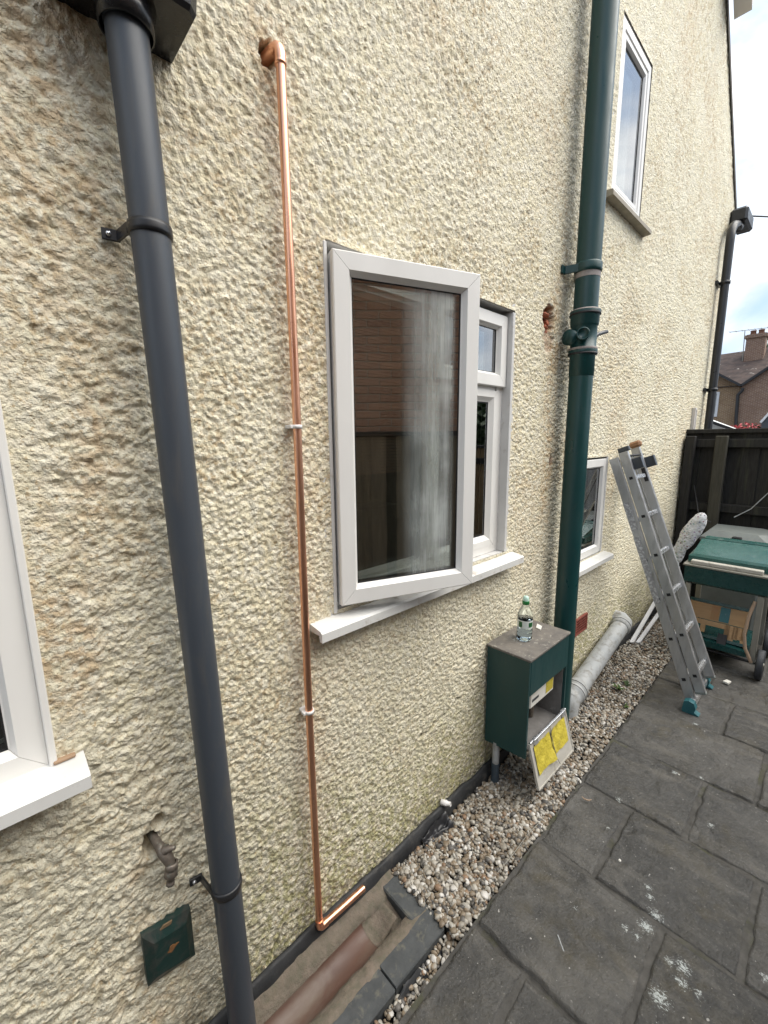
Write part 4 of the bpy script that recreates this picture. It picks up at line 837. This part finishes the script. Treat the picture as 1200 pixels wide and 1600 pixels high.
# stabiliser bar with teal feet
mb = MB(); mb.bar((LX0-.060, -.585, .040), (LX1+.06, -.585, .040), .030, .042, bev=.003); mb.build('stabiliser_bar', M['alu_bright'], ld)
for x in (LX0-.068, LX1+.065):
    mb = MB(); mb.prism([(-.545, .012), (-.552, .068), (-.575, .078), (-.600, .070), (-.612, .040), (-.606, .018), (-.630, .004), (-.628, .001), (-.55, .001)], x-.022, x+.022, lambda u, v, w: (w, u, v)); mb.build('foot', M['teal'], ld)
for x in (LX0+.010, LX1):
    mb = MB(); mb.bar(LP(x, .043, .060), LP(x, .058, .060), .026, .057, up=tuple(ld_n), bev=.003); mb.build('end_cap', M['grey_plastic'], ld)
mb = MB(); mb.bar(LP(LX1, LEN+.032, .068), LP(LX1, LEN+.075, .068), .050, .070, up=tuple(ld_n), bev=.012); mb.build('wooden_end', mat('cork_block', (0.36, 0.20, 0.10), (0.28, 0.15, 0.08), .8), ld)
mb = MB(); mb.bar(LP(LX0+.010, LEN+.010, .068), LP(LX0+.010, LEN+.04, .068), .032, .066, up=tuple(ld_n), bev=.004); mb.build('end_cap', M['grey_pvc'], ld)
for x in (LX0+.030, LX1+.030):
    mb = MB(); c = LP(x, LEN-.075, .135); mb.bar(c - ld_d*.040 - ld_n*.025, c + ld_d*.030 - ld_n*.025, .008, .060, up=tuple(ld_n), bev=.002); mb.bar(c - ld_d*.040 + ld_n*.004, c + ld_d*.030 + ld_n*.004, .034, .006, up=tuple(ld_n), bev=.001); mb.build('hook', M['grey_pvc'], ld)
mb = MB(); mb.tube([LP(LX0+.03, LEN-.02, .075), LP(LX1+.055, LEN-.02, .075)], .007, 10); mb.build('hook_rod', M['gasket'], ld)
mb = MB(); mb.bar(LP(LX1-.0145, LEN-.20, .068), LP(LX1-.0145, LEN-.11, .068), .0012, .022, up=tuple(ld_n)); mb.build('slot', M['gasket'], r3)

# white trim strips lying behind the ladder
for (p_, q_, lb) in (((3.50, -.075, .022), (4.45, -.035, .20), 'white plastic trim strip leaning along the wall, upper of two'), ((3.555, -.105, .012), (4.45, -.085, .10), 'white plastic trim strip resting on gravel, lower of two')):
    mb = MB(); mb.bar(p_, q_, .030, .010, bev=.002); mb.bar((p_[0], p_[1]-.012, p_[2]+.008), (q_[0], q_[1]-.012, q_[2]+.008), .006, .008); tag(mb.build('trim_strip', M['frame_white']), lb, 'trim strip')

# ================================================================== barbecue
bq = thing('barbecue', 'dark green gas barbecue with closed lid standing on legs with wheels', 'barbecue', (3.8, -.56, 0))
X0, X1, Y0, Y1 = 3.58, 4.02, -.345, -.80
mb = MB(); mb.prism([(X0, .690), (X0+.004, .575), (X0+.04, .555), (X1-.04, .545), (X1, .690)], Y1, Y0, lambda u, v, w: (u, w, v)); mb.build('firebox', M['bbq'], bq)
mb = MB(); mb.box((X0-.012, Y1-.012, .690), (X1+.01, Y0+.010, .704), .003); mb.build('rim', M['leg_metal'], bq)
mb = MB(); mb.box((X0+.006, Y1+.035, .705), (X0+.052, Y0-.03, .732), .004); mb.build('warming_shelf', M['door_inside'], bq)
mb = MB(); ya, yb = Y1-.02, Y0-.005
loft(mb, [[(X0+.055, ya, .708), (X1+.02, ya, .708), (X1+.02, yb, .708), (X0+.055, yb, .708)], [(X0+.058, ya, .752), (X1+.02, ya, .78), (X1+.02, yb, .78), (X0+.058, yb, .752)], [(X0+.075, ya+.02, .768), (X1-.10, ya+.02, .832), (X1-.10, yb-.02, .832), (X0+.075, yb-.02, .768)], [(X1-.14, ya+.02, .836), (X1-.13, ya+.02, .838), (X1-.13, yb-.02, .838), (X1-.14, yb-.02, .836)]][:3])
mb.build('lid', M['bbq_lid'], bq)
mb = MB(); mb.box((X1-.09, ya+.03, .80), (X1-.02, yb-.03, .845), .01); mb.build('lid_back', M['bbq_lid'], bq)
for y in (Y0-.03, Y1+.03):
    for x in (X0+.02, X1-.03):
        mb = MB(); mb.bar((x, y, .56), (x, y, .085), .032, .020, up=(1, 0, 0), bev=.002); mb.build('leg', M['leg_metal'], bq)
mb = MB(); mb.prism([(Y0-.015, .13), (Y1+.06, .13), (Y1+.06, .165), (Y1+.20, .175), (Y0-.015, .17)], X0-.01, X1+.0, lambda u, v, w: (w, u, v)); mb.build('bottom_shelf', M['bbq'], bq)
mb = MB(); mb.tube([(X0+.018, Y1-.02, .098), (X0+.018, Y0, .098)], .009, 10); mb.build('axle', M['gasket'], bq)
for x in (X0-.012, X1-.02):
    mb = MB(); mb.lathe((x+.03, Y1-.012, .098), [(.0, .016), (.030, .016), (.034, .010), (.082, .010), (.094, .018), (.098, .010), (.098, -.016), (.092, -.020), (.0, -.012)], 28, (0, 1, 0)); w_ = mb.build('wheel', M['tyre'], bq)
    mb = MB(); mb.lathe((x+.03, Y1-.030, .098), [(.0, -.004), (.014, -.004), (.016, .003)], 14, (0, 1, 0)); mb.build('hub', M['leg_metal'], w_)
hs = [Vector((X0+.02, Y1+.055, .52)), Vector((X0-.005, Y1+.075, .42)), Vector((X0-.02, Y1+.085, .30)), Vector((X0-.025, Y1+.07, .20)), Vector((X0-.02, Y1+.03, .11))]
mb = MB(); mb.tube(hs, .010, 10); mb.build('gas_hose', M['hose'], bq)
# folded workbench stored under the barbecue
wb = thing('workbench', 'folded portable workbench with plywood jaws stored under the barbecue', 'workbench', (3.75, -.55, .18))
wf = lambda y, s_, n_: (X0+.07 + s_*.42 - n_*.9, y, .185 + s_*.90 + n_*.42)       # y across, s up the tilted board, n out
def wslab(mb, y0, y1, s0, s1, n0=0, n1=.018):
    vs = [wf(y, s_, n_) for n_ in (n0, n1) for (y, s_) in ((y0, s0), (y1, s0), (y1, s1), (y0, s1))]
    mb.add(vs, [(0,1,2,3),(4,5,6,7),(0,1,5,4),(1,2,6,5),(2,3,7,6),(3,0,4,7)])
mb = MB(); wslab(mb, -.72, -.38, .11, .225); jw = mb.build('jaw', M['wood_orange'], wb)
mb = MB(); wslab(mb, -.72, -.66, .02, .105); wslab(mb, -.655, -.60, .0, .105); 
for k, y in enumerate(np.linspace(-.72, -.40, 8)):
    if k in (3, 4): continue
    wslab(mb, y, y+.028, .0 + .015*(k % 2), .104)
wslab(mb, -.72, -.38, .070, .105, -.001, .017); mb.build('notched_jaw', M['wood_orange'], wb)
mb = MB(); wslab(mb, -.615, -.56, .115, .222, .0185, .021); mb.build('centre_plate', M['teal'], wb)
mb = MB(); wslab(mb, -.555, -.51, .12, .220, .0185, .0205); mb.build('rust_patch', M['rust_wood'], wb)
mb = MB(); wslab(mb, -.74, -.37, -.02, .0, -.02, .03); mb.build('base_rail', M['bbq'], wb); mb = MB(); wslab(mb, -.73, -.375, .228, .25, -.02, .02); mb.build('base_rail', M['bbq'], wb)
mb = MB(); mb.bar(wf(-.60, .03, .05), wf(-.60, -.05, .05), .05, .03); mb.build('clamp_handle', M['gasket'], wb)
# ironing board nose sticking up behind the ladder
ib = thing('ironing_board', 'folded ironing board with spotted white cover standing in the corner', 'ironing board', (4.25, -.25, 0))
def spots():
    mt, t, p = new_mat('spotted_cover'); v = coord(t, obj=True); vo = t.nodes.new('ShaderNodeTexVoronoi'); vo.inputs['Scale'].default_value = 46; t.links.new(v, vo.inputs['Vector'])
    k = mth(t, 'LESS_THAN', vo.outputs['Distance'], .30); hs_ = t.nodes.new('ShaderNodeHueSaturation'); t.links.new(vo.outputs['Color'], hs_.inputs['Color']); hs_.inputs['Value'].default_value = .35
    c = mixc(t, mth(t, 'MULTIPLY', k, .6), (0.62, 0.63, 0.65), (0.3, 0.3, 0.32)); c = mixc(t, mth(t, 'MULTIPLY', k, .55), c, hs_.outputs[0]); t.links.new(c, p.inputs['Base Color']); p.inputs['Roughness'].default_value = .8
    bump(t, p, noise(t, v, 22, 5), 1.0, .03); return mt
I0 = Vector((4.18, -.135, .53)); I1 = Vector((4.22, -.315, .985)); iv = (I1-I0); il = iv.length; iv.normalize(); iu = Vector((.05, 1, 0)); iu = (iu - iv*iu.dot(iv)).normalized(); iw = iv.cross(iu)
mb = MB(); secs = []
for s_, w_, h_ in ((0, .044, .022), (.05, .056, .03), (.10, .050, .028), (.16, .048, .030), (.22, .056, .036), (.27, .064, .036), (.32, .062, .038), (.37, .064, .034), (.41, .056, .034), (.45, .044, .028), (.475, .026, .018), (.486, .008, .006)):
    secs.append([tuple(I0 + iv*(s_ + random.uniform(-.006, .006)) + (iu*(w_*math.cos(a)) + iw*(h_*math.sin(a)))*random.uniform(.84, 1.14)) for a in np.linspace(0, 2*math.pi, 16, endpoint=False)])
loft(mb, secs); mb.sm = [True]*len(mb.sm); mb.build('cover', spots(), ib)
mb = MB(); mb.tube([I0 + iv*s_ + iu*(w_) - iw*.010 for s_, w_ in ((0, -.030), (.15, -.030), (.3, -.02), (.42, -.004), (.48, .0))], .005, 8); mb.build('piping', M['teal'], ib)
mb = MB()
for dx in (-.05, .02):
    mb.tube([I0 + Vector((-.02, dx, .02)), I0 + Vector((-.03, dx-.02, -.2)), I0 + Vector((.0, dx-.01, -.52))], .011, 10)
mb.tube([I0 + Vector((-.03, -.07, -.02)), I0 + Vector((-.03, .04, -.01))], .012, 10); mb.build('leg_frame', M['frame_white'], ib)
# storage box behind
sb = thing('storage_box', 'grey plastic storage box with black latch behind the barbecue', 'storage box', (4.5, -.5, 0))
mb = MB(); loft(mb, [rc(4.36, 4.72, -.70, -.34, .0, .02), rc(4.34, 4.74, -.73, -.31, .74, .03)]); mb.build('tub', M['grey_plastic'], sb)
mb = MB(); loft(mb, [rc(4.32, 4.76, -.75, -.29, .742, .03), rc(4.32, 4.76, -.75, -.29, .77, .03), rc(4.37, 4.72, -.70, -.34, .825, .05)]); mb.build('lid', M['grey_plastic'], sb)
mb = MB(); mb.box((4.305, -.56, .70), (4.345, -.50, .80), .005); mb.build('latch', M['gasket'], sb)

# ================================================================== fences
def board_fence(name, label, start, direction, length, h, bw, out, posts, posts_pale=(), rails=(.35, 1.05, 1.50), cap=True, bmat='fence', post_h=None, group=None):
    """vertical boards along direction; out = unit vector towards the camera side"""
    t_ = thing(name, label, 'fence', tuple(start), group); s0 = Vector(start); dv = Vector(direction).normalized(); ov = Vector(out)
    me_cache = []
    for k in range(4):
        mb = MB(); tb = MB(); ww = bw*(1.10 + .03*k); tb.box((0, -.008, 0), (ww, .008, h - .03 + .006*k), .002)
        mb.add([dv*p_[0] - ov*p_[1]*1.0 + Vector((0, 0, p_[2])) for p_ in tb.v], tb.f); o_ = mb.build('board', M[bmat] if (bmat != 'fence_grey' or k % 2) else M['fence_pale'], t_); me_cache.append(o_.data); bpy.data.objects.remove(o_)
    n = int(length/bw)
    for i in range(n):
        o_ = link('board', me_cache[RNG.integers(4)], t_, s0 + dv*(i*bw) - ov*(.012 + .014*(i % 2)))
    for z in rails:
        mb = MB(); mb.bar(s0 + dv*.0 + ov*.022 + Vector((0, 0, z)), s0 + dv*length + ov*.022 + Vector((0, 0, z)), .05, .075, bev=.004); mb.build('rail', M['fence'], t_)
    if cap: mb = MB(); mb.bar(s0 + ov*.0 + Vector((0, 0, h-.012)), s0 + dv*length + Vector((0, 0, h-.012)), .055, .040, bev=.004); mb.build('capping', M['fence'], t_)
    for (p_, w_, hh, m_) in posts:
        mb = MB(); mb.bar(s0 + dv*p_ + ov*.085 + Vector((0, 0, -.1)), s0 + dv*p_ + ov*.085 + Vector((0, 0, hh)), w_, .075, up=tuple(ov), bev=.005); mb.build('post', M[m_], t_)
    return t_
board_fence('fence', 'dark stained timber fence closing the yard behind the barbecue', (4.90, .0, 0), (0, -1, 0), 1.06, 1.655, .105, (-1, 0, 0), [(.055, .075, 1.60, 'fence'), (.285, .085, 1.60, 'fence_pale')], rails=(.35, .95, 1.535))
board_fence('fence', 'tan timber fence panel right of the dark fence, mirrored in the fixed window pane', (4.90, -1.07, 0), (0, -1, 0), 1.58, 1.5, .115, (-1, 0, 0), [(.04, .09, 1.55, 'fence')], rails=(.2, 1.3), bmat='fence_tan')
board_fence('fence', 'dark vertical board fence facing the house wall, mirrored in the open casement', (-3.4, -2.66, 0), (1, 0, 0), 8.3, 1.66, .115, (0, 1, 0), [(1.2, .09, 1.6, 'fence'), (3.0, .09, 1.6, 'fence'), (6.6, .09, 1.6, 'fence')], bmat='fence_grey', rails=(.2,))
mb = MB(); mb.tube([(4.80, -.12, 1.15), (4.78, -.16, 1.0), (4.70, -.20, .88), (4.66, -.30, .84)], .005, 8); tag(mb.build('cable', M['wire']), 'thin black cable hanging by the fence corner post', 'cable')
mb = MB(); mb.tube([(4.80, -.72, 1.42), (4.78, -.66, 1.15), (4.74, -.55, .98), (4.7, -.45, .90)], .004, 8); tag(mb.build('cable', M['galv']), 'pale cable curving down the fence above the storage box', 'cable')
mb = MB(); mb.box((5.0, -.030, 1.2), (5.022, .0, 1.868), .003); mb.box((5.022, -.028, 1.848), (5.075, .0, 1.868), .003); mb.box((5.060, -.030, 1.2), (5.075, .0, 1.847), .003); tag(mb.build('conduit', M['soffit']), 'beige conduit loop on the wall above the fence corner', 'conduit')

# ================================================================== far downpipe and gutter
fd = thing('downpipe', 'black downpipe at the far corner of the house', 'downpipe', (5.45, -.06, 0))
FX, FY = 5.45, -.065
mb = MB(); mb.tube([(FX, FY, 0), (FX, FY, 3.42), (FX+.01, FY, 3.52), (FX+.10, FY, 3.60), (FX+.36, FY, 3.69)], .036, 18); mb.build('pipe', M['black_pvc'], fd)
for z in (3.06, 2.06):
    mb = MB(); mb.lathe((FX, FY, z), [(.036, -.015), (.043, -.014), (.043, .014), (.036, .015)], 18); mb.bar((FX-.09, -.012, z), (FX+.09, -.012, z), .02, .03); mb.build('bracket', M['black_pvc'], fd)
gt = thing('gutter', 'black gutter end jutting past the far house corner', 'gutter', (5.8, -.05, 3.65))
P = []; 
mb = MB(); secs = []
for y in (-.12, 3.0):
    ring = [(5.97 + .062*math.cos(t_), y, 3.735 + .062*math.sin(t_)) for t_ in np.linspace(math.pi, 2*math.pi, 12)] + [(5.97 + .055*math.cos(t_), y, 3.735 + .055*math.sin(t_)) for t_ in np.linspace(2*math.pi, math.pi, 12)]
    secs.append(ring)
loft(mb, secs); mb.build('trough', M['black_pvc'], gt)
mb = MB(); mb.box((5.68, -.14, 3.665), (6.05, .0, 3.80), .02); mb.build('stop_end', M['black_pvc'], gt)
mb = MB(); mb.lathe((5.76, -.065, 3.645), [(.037, -.05), (.042, -.04), (.042, .03), (.037, .05)], 16, (1, 0, .45)); mb.build('outlet', M['black_pvc'], gt)

# ================================================================== neighbour's brick house across the yard (mirrored in the glass)
nb = thing('neighbour_house', 'red brick house across the yard, mirrored in the open casement', 'house', (0, -2.9, 0))
mb = MB(); mb.box((-5.0, -7.0, -.1), (2.5, -2.93, 3.25)); mb.build('mortar_wall', M['mortar'], nb)
mb = MB(); mb.prism([(-2.78, 3.2), (-2.78, 3.28), (-4.96, 4.55), (-7.2, 3.28), (-7.2, 3.2)], -5.2, 2.7, lambda u, v, w: (w, u, v)); mb.build('roof', M['slate_roof'], nb)
mb = MB(); mb.box((0, 0, 0), (.215, .045, .065), .004); bo = mb.build('brick', M['brick'], nb); bm_ = bo.data; bpy.data.objects.remove(bo)
rest = MB(); cnt = 0
for r_ in range(42):
    z = r_*.075; off = .1125 if r_ % 2 else 0
    for c in range(33):
        x = -5.0 + off + c*.225
        if x > 2.28: continue
        if 0.2 < x < 2.2 and 1.5 < z < 3.35 and cnt < 290:
            link('brick', bm_, nb, (x, -2.965, z)); cnt += 1
        else: rest.box((x, -2.965, z), (x+.215, -2.921, z+.065))
ro = rest.build('brickwork', M['brick'], nb); ro['kind'] = 'stuff'

# ================================================================== far house beyond the fence
fh = thing('far_house', 'distant brick house with two gables and a chimney beyond the fence', 'house', (36, -2, 0))
def PX(x, y, Xp):                                   # where a far feature stands, from its bearing
    F_, R_, U_ = Vector(CAM_F), Vector(CAM_R), Vector(CAM_U); r_ = F_*662.46 + R_*(x-600) - U_*(y-800); return Vector((0, -1, 1.6)) + r_*(Xp/r_.x)
XH = 36.0; vly = PX(1160, 603, XH); lft = PX(1104, 566, XH); rgt = PX(1222, 566, XH); lft0 = PX(1040, 600, XH)
# two gabled bays meeting in a valley: left bay yellow, right bay pinker
f3 = lambda dx: (lambda u, v, w: (XH + w + dx, u, v))
mb = MB(); mb.prism([(vly.y, 0), (vly.y, vly.z-.1), (lft.y+1.2, vly.z+2.1), (lft.y+3.6, vly.z-.1), (lft.y+3.6, 0)], 0, 8, f3(0)); mb.build('wall', M['stock_y'], fh)
mb = MB(); mb.prism([(vly.y-.01, 0), (vly.y-.01, vly.z-.1), (rgt.y-1.6, vly.z+2.6), (rgt.y-5.2, vly.z-.1), (rgt.y-5.2, 0)], -.35, 8, f3(0)); mb.build('wall', M['stock_r'], fh)
ridge = PX(1120, 556, XH+4); 
rs = (ridge.z - vly.z)/4.3; cr = lambda x: vly.z + (x - XH + .1)*rs
mb = MB(); mb.add([(XH-.1, rgt.y-4.5, cr(XH-.1)), (XH-.1, lft.y+3.0, cr(XH-.1)), (XH+4.2, lft.y+3.0, cr(XH+4.2)), (XH+4.2, rgt.y-4.5, cr(XH+4.2)+.35), (XH+8, lft.y+3, 4), (XH+8, rgt.y-4.5, 4)], [(0, 1, 2, 3), (2, 3, 5, 4)])
for (yy, zz, y2) in ((lft.y+1.2, vly.z+2.25, lft.y+3.7), (rgt.y-1.6, vly.z+2.75, rgt.y-5.3)):
    mb.add([(XH-.5, vly.y, vly.z+.03), (XH-.5, yy, zz), (XH+4.1, yy, zz), (XH+.3, vly.y, vly.z+.03)], [(0, 1, 2, 3)]); mb.add([(XH-.5, yy, zz), (XH-.5, y2, vly.z), (XH+7, y2, vly.z), (XH+7, yy, zz)], [(0, 1, 2, 3)])
roof = mb.build('roof', mat('mossy_clay_tile', (0.050, 0.036, 0.032), (0.085, 0.058, 0.048), .9, scale=2.2, sc=(1, 1, 2.5), lo=.4, hi=.6, dirt=(0.34, 0.30, 0.26), dl=.62, dh=.66, dscale=2.4), fh)
for (a, b_) in (((vly.y, vly.z-.02), (lft.y+1.2, vly.z+2.18)), ((vly.y, vly.z-.02), (rgt.y-1.6, vly.z+2.62))):
    mb = MB(); mb.bar((XH-.55, a[0], a[1]), (XH-.55, b_[0], b_[1]), .14, .16, up=(1, 0, 0)); mb.build('barge_board', M['wire'], fh)
XC = XH+.3; c0 = PX(1163, 566, XC+3); c1 = PX(1193, 566, XC+3); ct = PX(1180, 523, XC+3)
mb = MB(); mb.box((XC+2.6, c1.y, c0.z-.9), (XC+3.4, c0.y, ct.z), .0); mb.box((XC+2.5, c1.y-.08, ct.z-.25), (XC+3.5, c0.y+.08, ct.z-.05)); ch = mb.build('chimney', M['stock_r'], fh)
mb = MB(); mb.box((XC+2.55, c1.y-.05, c0.z-.28), (XC+3.45, c0.y+.05, c0.z-.05)); mb.build('lead_flashing', mat('lead', (0.30, 0.33, 0.36), rough=.6), ch)
for f_ in (.3, .72):
    mb = MB(); mb.lathe((XC+3, c1.y+(c0.y-c1.y)*f_, ct.z), [(.18, -.05), (.15, .20), (.17, .22), (.17, .28), (.12, .28), (.12, .1)], 12); mb.build('chimney_pot', mat('clay_pot', (0.20, 0.10, 0.07), rough=.9), ch)
dpn = [PX(1160, 606, XH-.5), PX(1160, 610, XH-.5), PX(1153, 617, XH-.5), PX(1150, 655, XH-.5), PX(1150, 690, XH-.5)]
mb = MB(); mb.tube(dpn, .09, 8); mb.build('rain_pipe', M['wire'], fh)
w0 = PX(1113, 613, XH-.05); w1 = PX(1120, 651, XH-.05)
mb = MB(); mb.box((XH-.06, w1.y, w1.z), (XH+.05, w1.y+1.3, w0.z)); wn = mb.build('window', M['frame_white'], fh)
mb = MB(); mb.box((XH-.08, w1.y+.14, w1.z+.18), (XH-.065, w1.y+1.16, w0.z-.12)); mb.build('pane', M['grey_plastic'], wn)
ae = thing('tv_aerial', 'thin television aerial standing left of the distant chimney', 'aerial', tuple(PX(1160, 560, XH+3)))
a0 = PX(1160, 565, XH+3); a1 = PX(1164, 517, XH+3); mb = MB(); mb.tube([a0, a1], .025, 6); mb.build('mast', M['leg_metal'], ae)
mb = MB(); mb.tube([PX(1140, 519, XH+3), PX(1200, 512, XH+3)], .02, 6)
for f_ in np.linspace(0, 1, 7):
    p_ = PX(1140+60*f_, 519-7*f_, XH+3); mb.tube([p_ + Vector((-.3, 0, 0)), p_ + Vector((.3, 0, 0))], .012, 5)
mb.build('boom', M['leg_metal'], ae)
mb = MB(); p0 = Vector((6.0, -.05, 3.83)); p1 = Vector((30, -9, 10.5)); mb.tube([p0 + (p1-p0)*k/12 - Vector((0, 0, .9*math.sin(math.pi*k/12))) for k in range(13)], .008, 5); tag(mb.build('overhead_cable', M['wire']), 'thin overhead cable crossing the sky from the far house corner', 'cable')
# low white lean-to and shed seen over the fence
q0 = PX(1112, 660, 16); q1 = PX(1140, 674, 16)
mb = MB(); mb.prism([(q0.y+.6, 0), (q0.y+.6, q0.z+.25), (q1.y-.1, q1.z-.02), (q1.y-.1, 0)], 0, 2.5, lambda u, v, w: (16+w, u, v)); lt = thing('outbuilding', 'small white outbuilding with sloping roof just over the fence', 'outbuilding', (17, q0.y, 0)); mb.build('wall', M['render_white'], lt)
mb = MB(); mb.bar((15.9, q0.y+.7, q0.z+.33), (15.9, q1.y-.12, q1.z+.03), .08, .10, up=(1, 0, 0)); mb.build('verge', M['wire'], lt)
q0 = PX(1192, 645, 18); mb = MB(); mb.prism([(q0.y, 0), (q0.y, q0.z-.25), (q0.y-.3, q0.z+.2), (q0.y-1.8, q0.z+.4), (q0.y-1.8, 0)], 0, 2, lambda u, v, w: (18+w, u, v)); sh = thing('shed', 'dark shed edge at the right border above the fence', 'shed', (19, q0.y-.5, 0)); mb.build('wall', M['grey_pvc'], sh)
mb = MB(); mb.bar((17.95, q0.y+.02, q0.z-.3), (17.95, q0.y-.32, q0.z+.26), .06, .06, up=(1, 0, 0)); mb.build('trim', M['frame_white'], sh)

# ================================================================== plants
def leaf_cloud(name, parent, mtl, centres, n, size, seed):
    rg = np.random.default_rng(seed); k = len(centres); C = np.array([c[:3] for c in centres]); Rr = np.array([c[3] for c in centres])
    i = rg.integers(k, size=n); d = rg.normal(size=(n, 3)); d /= np.linalg.norm(d, axis=1)[:, None]; P = C[i] + d*(Rr[i]*rg.random(n)**.4)[:, None]
    a = rg.normal(size=(n, 3)); a /= np.linalg.norm(a, axis=1)[:, None]; b_ = np.cross(a, rg.normal(size=(n, 3))); b_ /= np.linalg.norm(b_, axis=1)[:, None]; s_ = size*rg.uniform(.5, 1.3, (n, 1))
    V = np.stack([P - a*s_, P + b_*s_*.5, P + a*s_, P - b_*s_*.5], 1).reshape(-1, 3); F = np.arange(4*n).reshape(-1, 4)
    me = bpy.data.meshes.new(name); me.from_pydata(V.tolist(), [], F.tolist()); me.materials.append(mtl); return link(name, me, parent)
fs_ = thing('flowering_shrub', 'shrub of red flowers showing just over the dark fence', 'shrub', (17.5, 1, 0))
fa = PX(1118, 668, 20); fb = PX(1185, 668, 20); cs_ = [(20 + random.uniform(-.4, .4), fa.y + (fb.y-fa.y)*f_, fa.z - .42 + .12*random.random(), .42) for f_ in np.linspace(0, 1, 9)]
leaf_cloud('foliage', fs_, M['leafg'], cs_, 1500, .06, 5); leaf_cloud('flowers', fs_, M['petal'], [(c[0]-.1, c[1], c[2]+.06, c[3]) for c in cs_], 2600, .05, 6)
mb = MB()
for c in cs_[::2]: mb.tube([(c[0], c[1], 0), (c[0], c[1], c[2])], .03, 6)
mb.build('stems', M['bark'], fs_)
def tree(label, base, h, r_, n, seed, leaf=.12):
    random.seed(seed); t_ = thing('tree', label, 'tree', base, 'garden trees'); bx_ = Vector(base); mb = MB()
    mb.tube([bx_, bx_ + Vector((.1, 0, h*.3)), bx_ + Vector((.0, .1, h*.62))], [.16*h/6, .12*h/6, .07*h/6], 8); cl = []
    for k in range(11):
        a = random.random()*6.28; rr_ = r_*(.25 + .6*random.random()); z = h*(.42 + .5*random.random()); c = bx_ + Vector((math.cos(a)*rr_, math.sin(a)*rr_, z)); cl.append((*c, r_*(.28 + .22*random.random())))
        mb.tube([bx_ + Vector((0, 0, h*.35)), bx_*.5 + c*.5 + Vector((0, 0, .15*h - .0)) - (bx_*.5 - bx_*.5), c], [.05*h/6, .03*h/6, .01*h/6], 5)
    mb.build('trunk', M['bark'], t_); leaf_cloud('crown', t_, M['leafg'], cl, n, leaf, seed)
tree('garden tree mirrored in the small top light of the double window', (16, -12.5, 0), 5.6, 2.2, 5000, 3)
p_ = PX(1206, 548, 48); tree('tree at the right border behind the distant chimney', (48, p_.y-.9, 0), p_.z+2.4, 2.4, 4000, 4, .16)
tree('bushy tree over the fence beyond the patio', (9.5, -5.6, 0), 2.9, 1.7, 5000, 9)
# small weeds in the gravel
def weed(x, y, n, h, lab_, mtl='leafg', z=0):
    mb = MB()
    for k in range(n):
        a = random.random()*6.28; l_ = h*(.5+.6*random.random()); w_ = l_*.10; dx, dy = math.cos(a), math.sin(a)
        p_ = [Vector((x, y, z)), Vector((x+dx*l_*.35, y+dy*l_*.35, z+l_*.55)), Vector((x+dx*l_*.8, y+dy*l_*.8, z+l_*.6))]; sv = Vector((-dy, dx, 0))*w_
        mb.add([p_[0]-sv*.4, p_[0]+sv*.4, p_[1]+sv, p_[1]-sv, p_[2]], [(0,1,2,3),(3,2,4)])
    tag(mb.build('weed', M[mtl]), lab_, 'weed', 'weeds in the gravel')
wg = mat('weed_leaf', (0.06, 0.11, 0.02), (0.04, 0.07, 0.015), .6); M['weedg'] = wg
weed(2.78, -.22, 26, .06, 'green weed in the gravel beside the lying drain pipe', 'weedg'); weed(2.87, -.24, 16, .045, 'small dark weed just behind the weed beside the drain pipe'); weed(2.62, -.31, 22, .032, 'low weed at the gravel edge near the ladder foot', 'weedg'); weed(.955, -.302, 14, .028, 'tiny bright green weed at the corner of the drain edging', 'weedg', -.03)
mb = MB(); mb.tube([(1.20, -.318, .014), (1.30, -.322, .017), (1.42, -.318, .013), (1.52, -.325, .012)], .0014, 6); tag(mb.build('twig', M['leg_metal']), 'thin dry twig lying across the gravel by the paving', 'twig')
mb = MB(); mb.tube([(1.17, -.560, .009), (1.135, -.598, .010)], .0022, 6); tag(mb.build('nail', M['galv']), 'thin pale nail lying on the paving at the bottom', 'nail')
mb = MB(); mb.prism([(3.36, -.66), (3.40, -.675), (3.39, -.70), (3.35, -.69)], .004, .016); tag(mb.build('pebble', M['white_card']), 'small white stone on the paving before the barbecue', 'stone')
# blind and things inside the room
bl = thing('bamboo_blind', 'brown bamboo blind hanging inside behind the open casement', 'blind', (.95, .17, 2.1))
mb = MB(); mb.box((.765, .165, 0), (1.19, .172, .009)); bo = mb.build('slat', M['bamboo'], bl); sm_ = bo.data; bpy.data.objects.remove(bo)
for k in range(52): link('slat', sm_, bl, (0, 0, 2.06 - k*.0115))
sf = thing('sofa', 'dark sofa back inside the room under the window', 'sofa', (1.1, .6, 0))
mb = MB(); mb.box((.5, .55, 0), (1.7, .85, 1.25), .06); mb.build('backrest', M['tyre'], sf)

for (x, y, r_, nm, lb) in ((1.86, -.352, .013, 'pebble', 'white stone on the paving edge near the meter box flap'), (1.585, -.612, .008, 'paint_flake', 'white paint flake on the paving between splashes and box'), (2.24, -.66, .006, 'paint_flake', 'tiny pale flake on the paving below the ladder')):
    V_, F_ = stones(np.array([[x, y, .006]]), np.array([r_*.7]), 1, True); mb = MB(); mb.add(V_.tolist(), F_.tolist()); tag(mb.build(nm, M['white_card']), lb, 'stone' if nm == 'pebble' else 'flake')
mb = MB(); mb.tube([(1.775, -.392, .010), (1.768, -.408, .011), (1.775, -.424, .011), (1.79, -.43, .010)], [.001, .003, .003, .001], 6); tag(mb.build('peel', M['hose']), 'small curved beige peel on the paving near the gravel edge', 'peel')
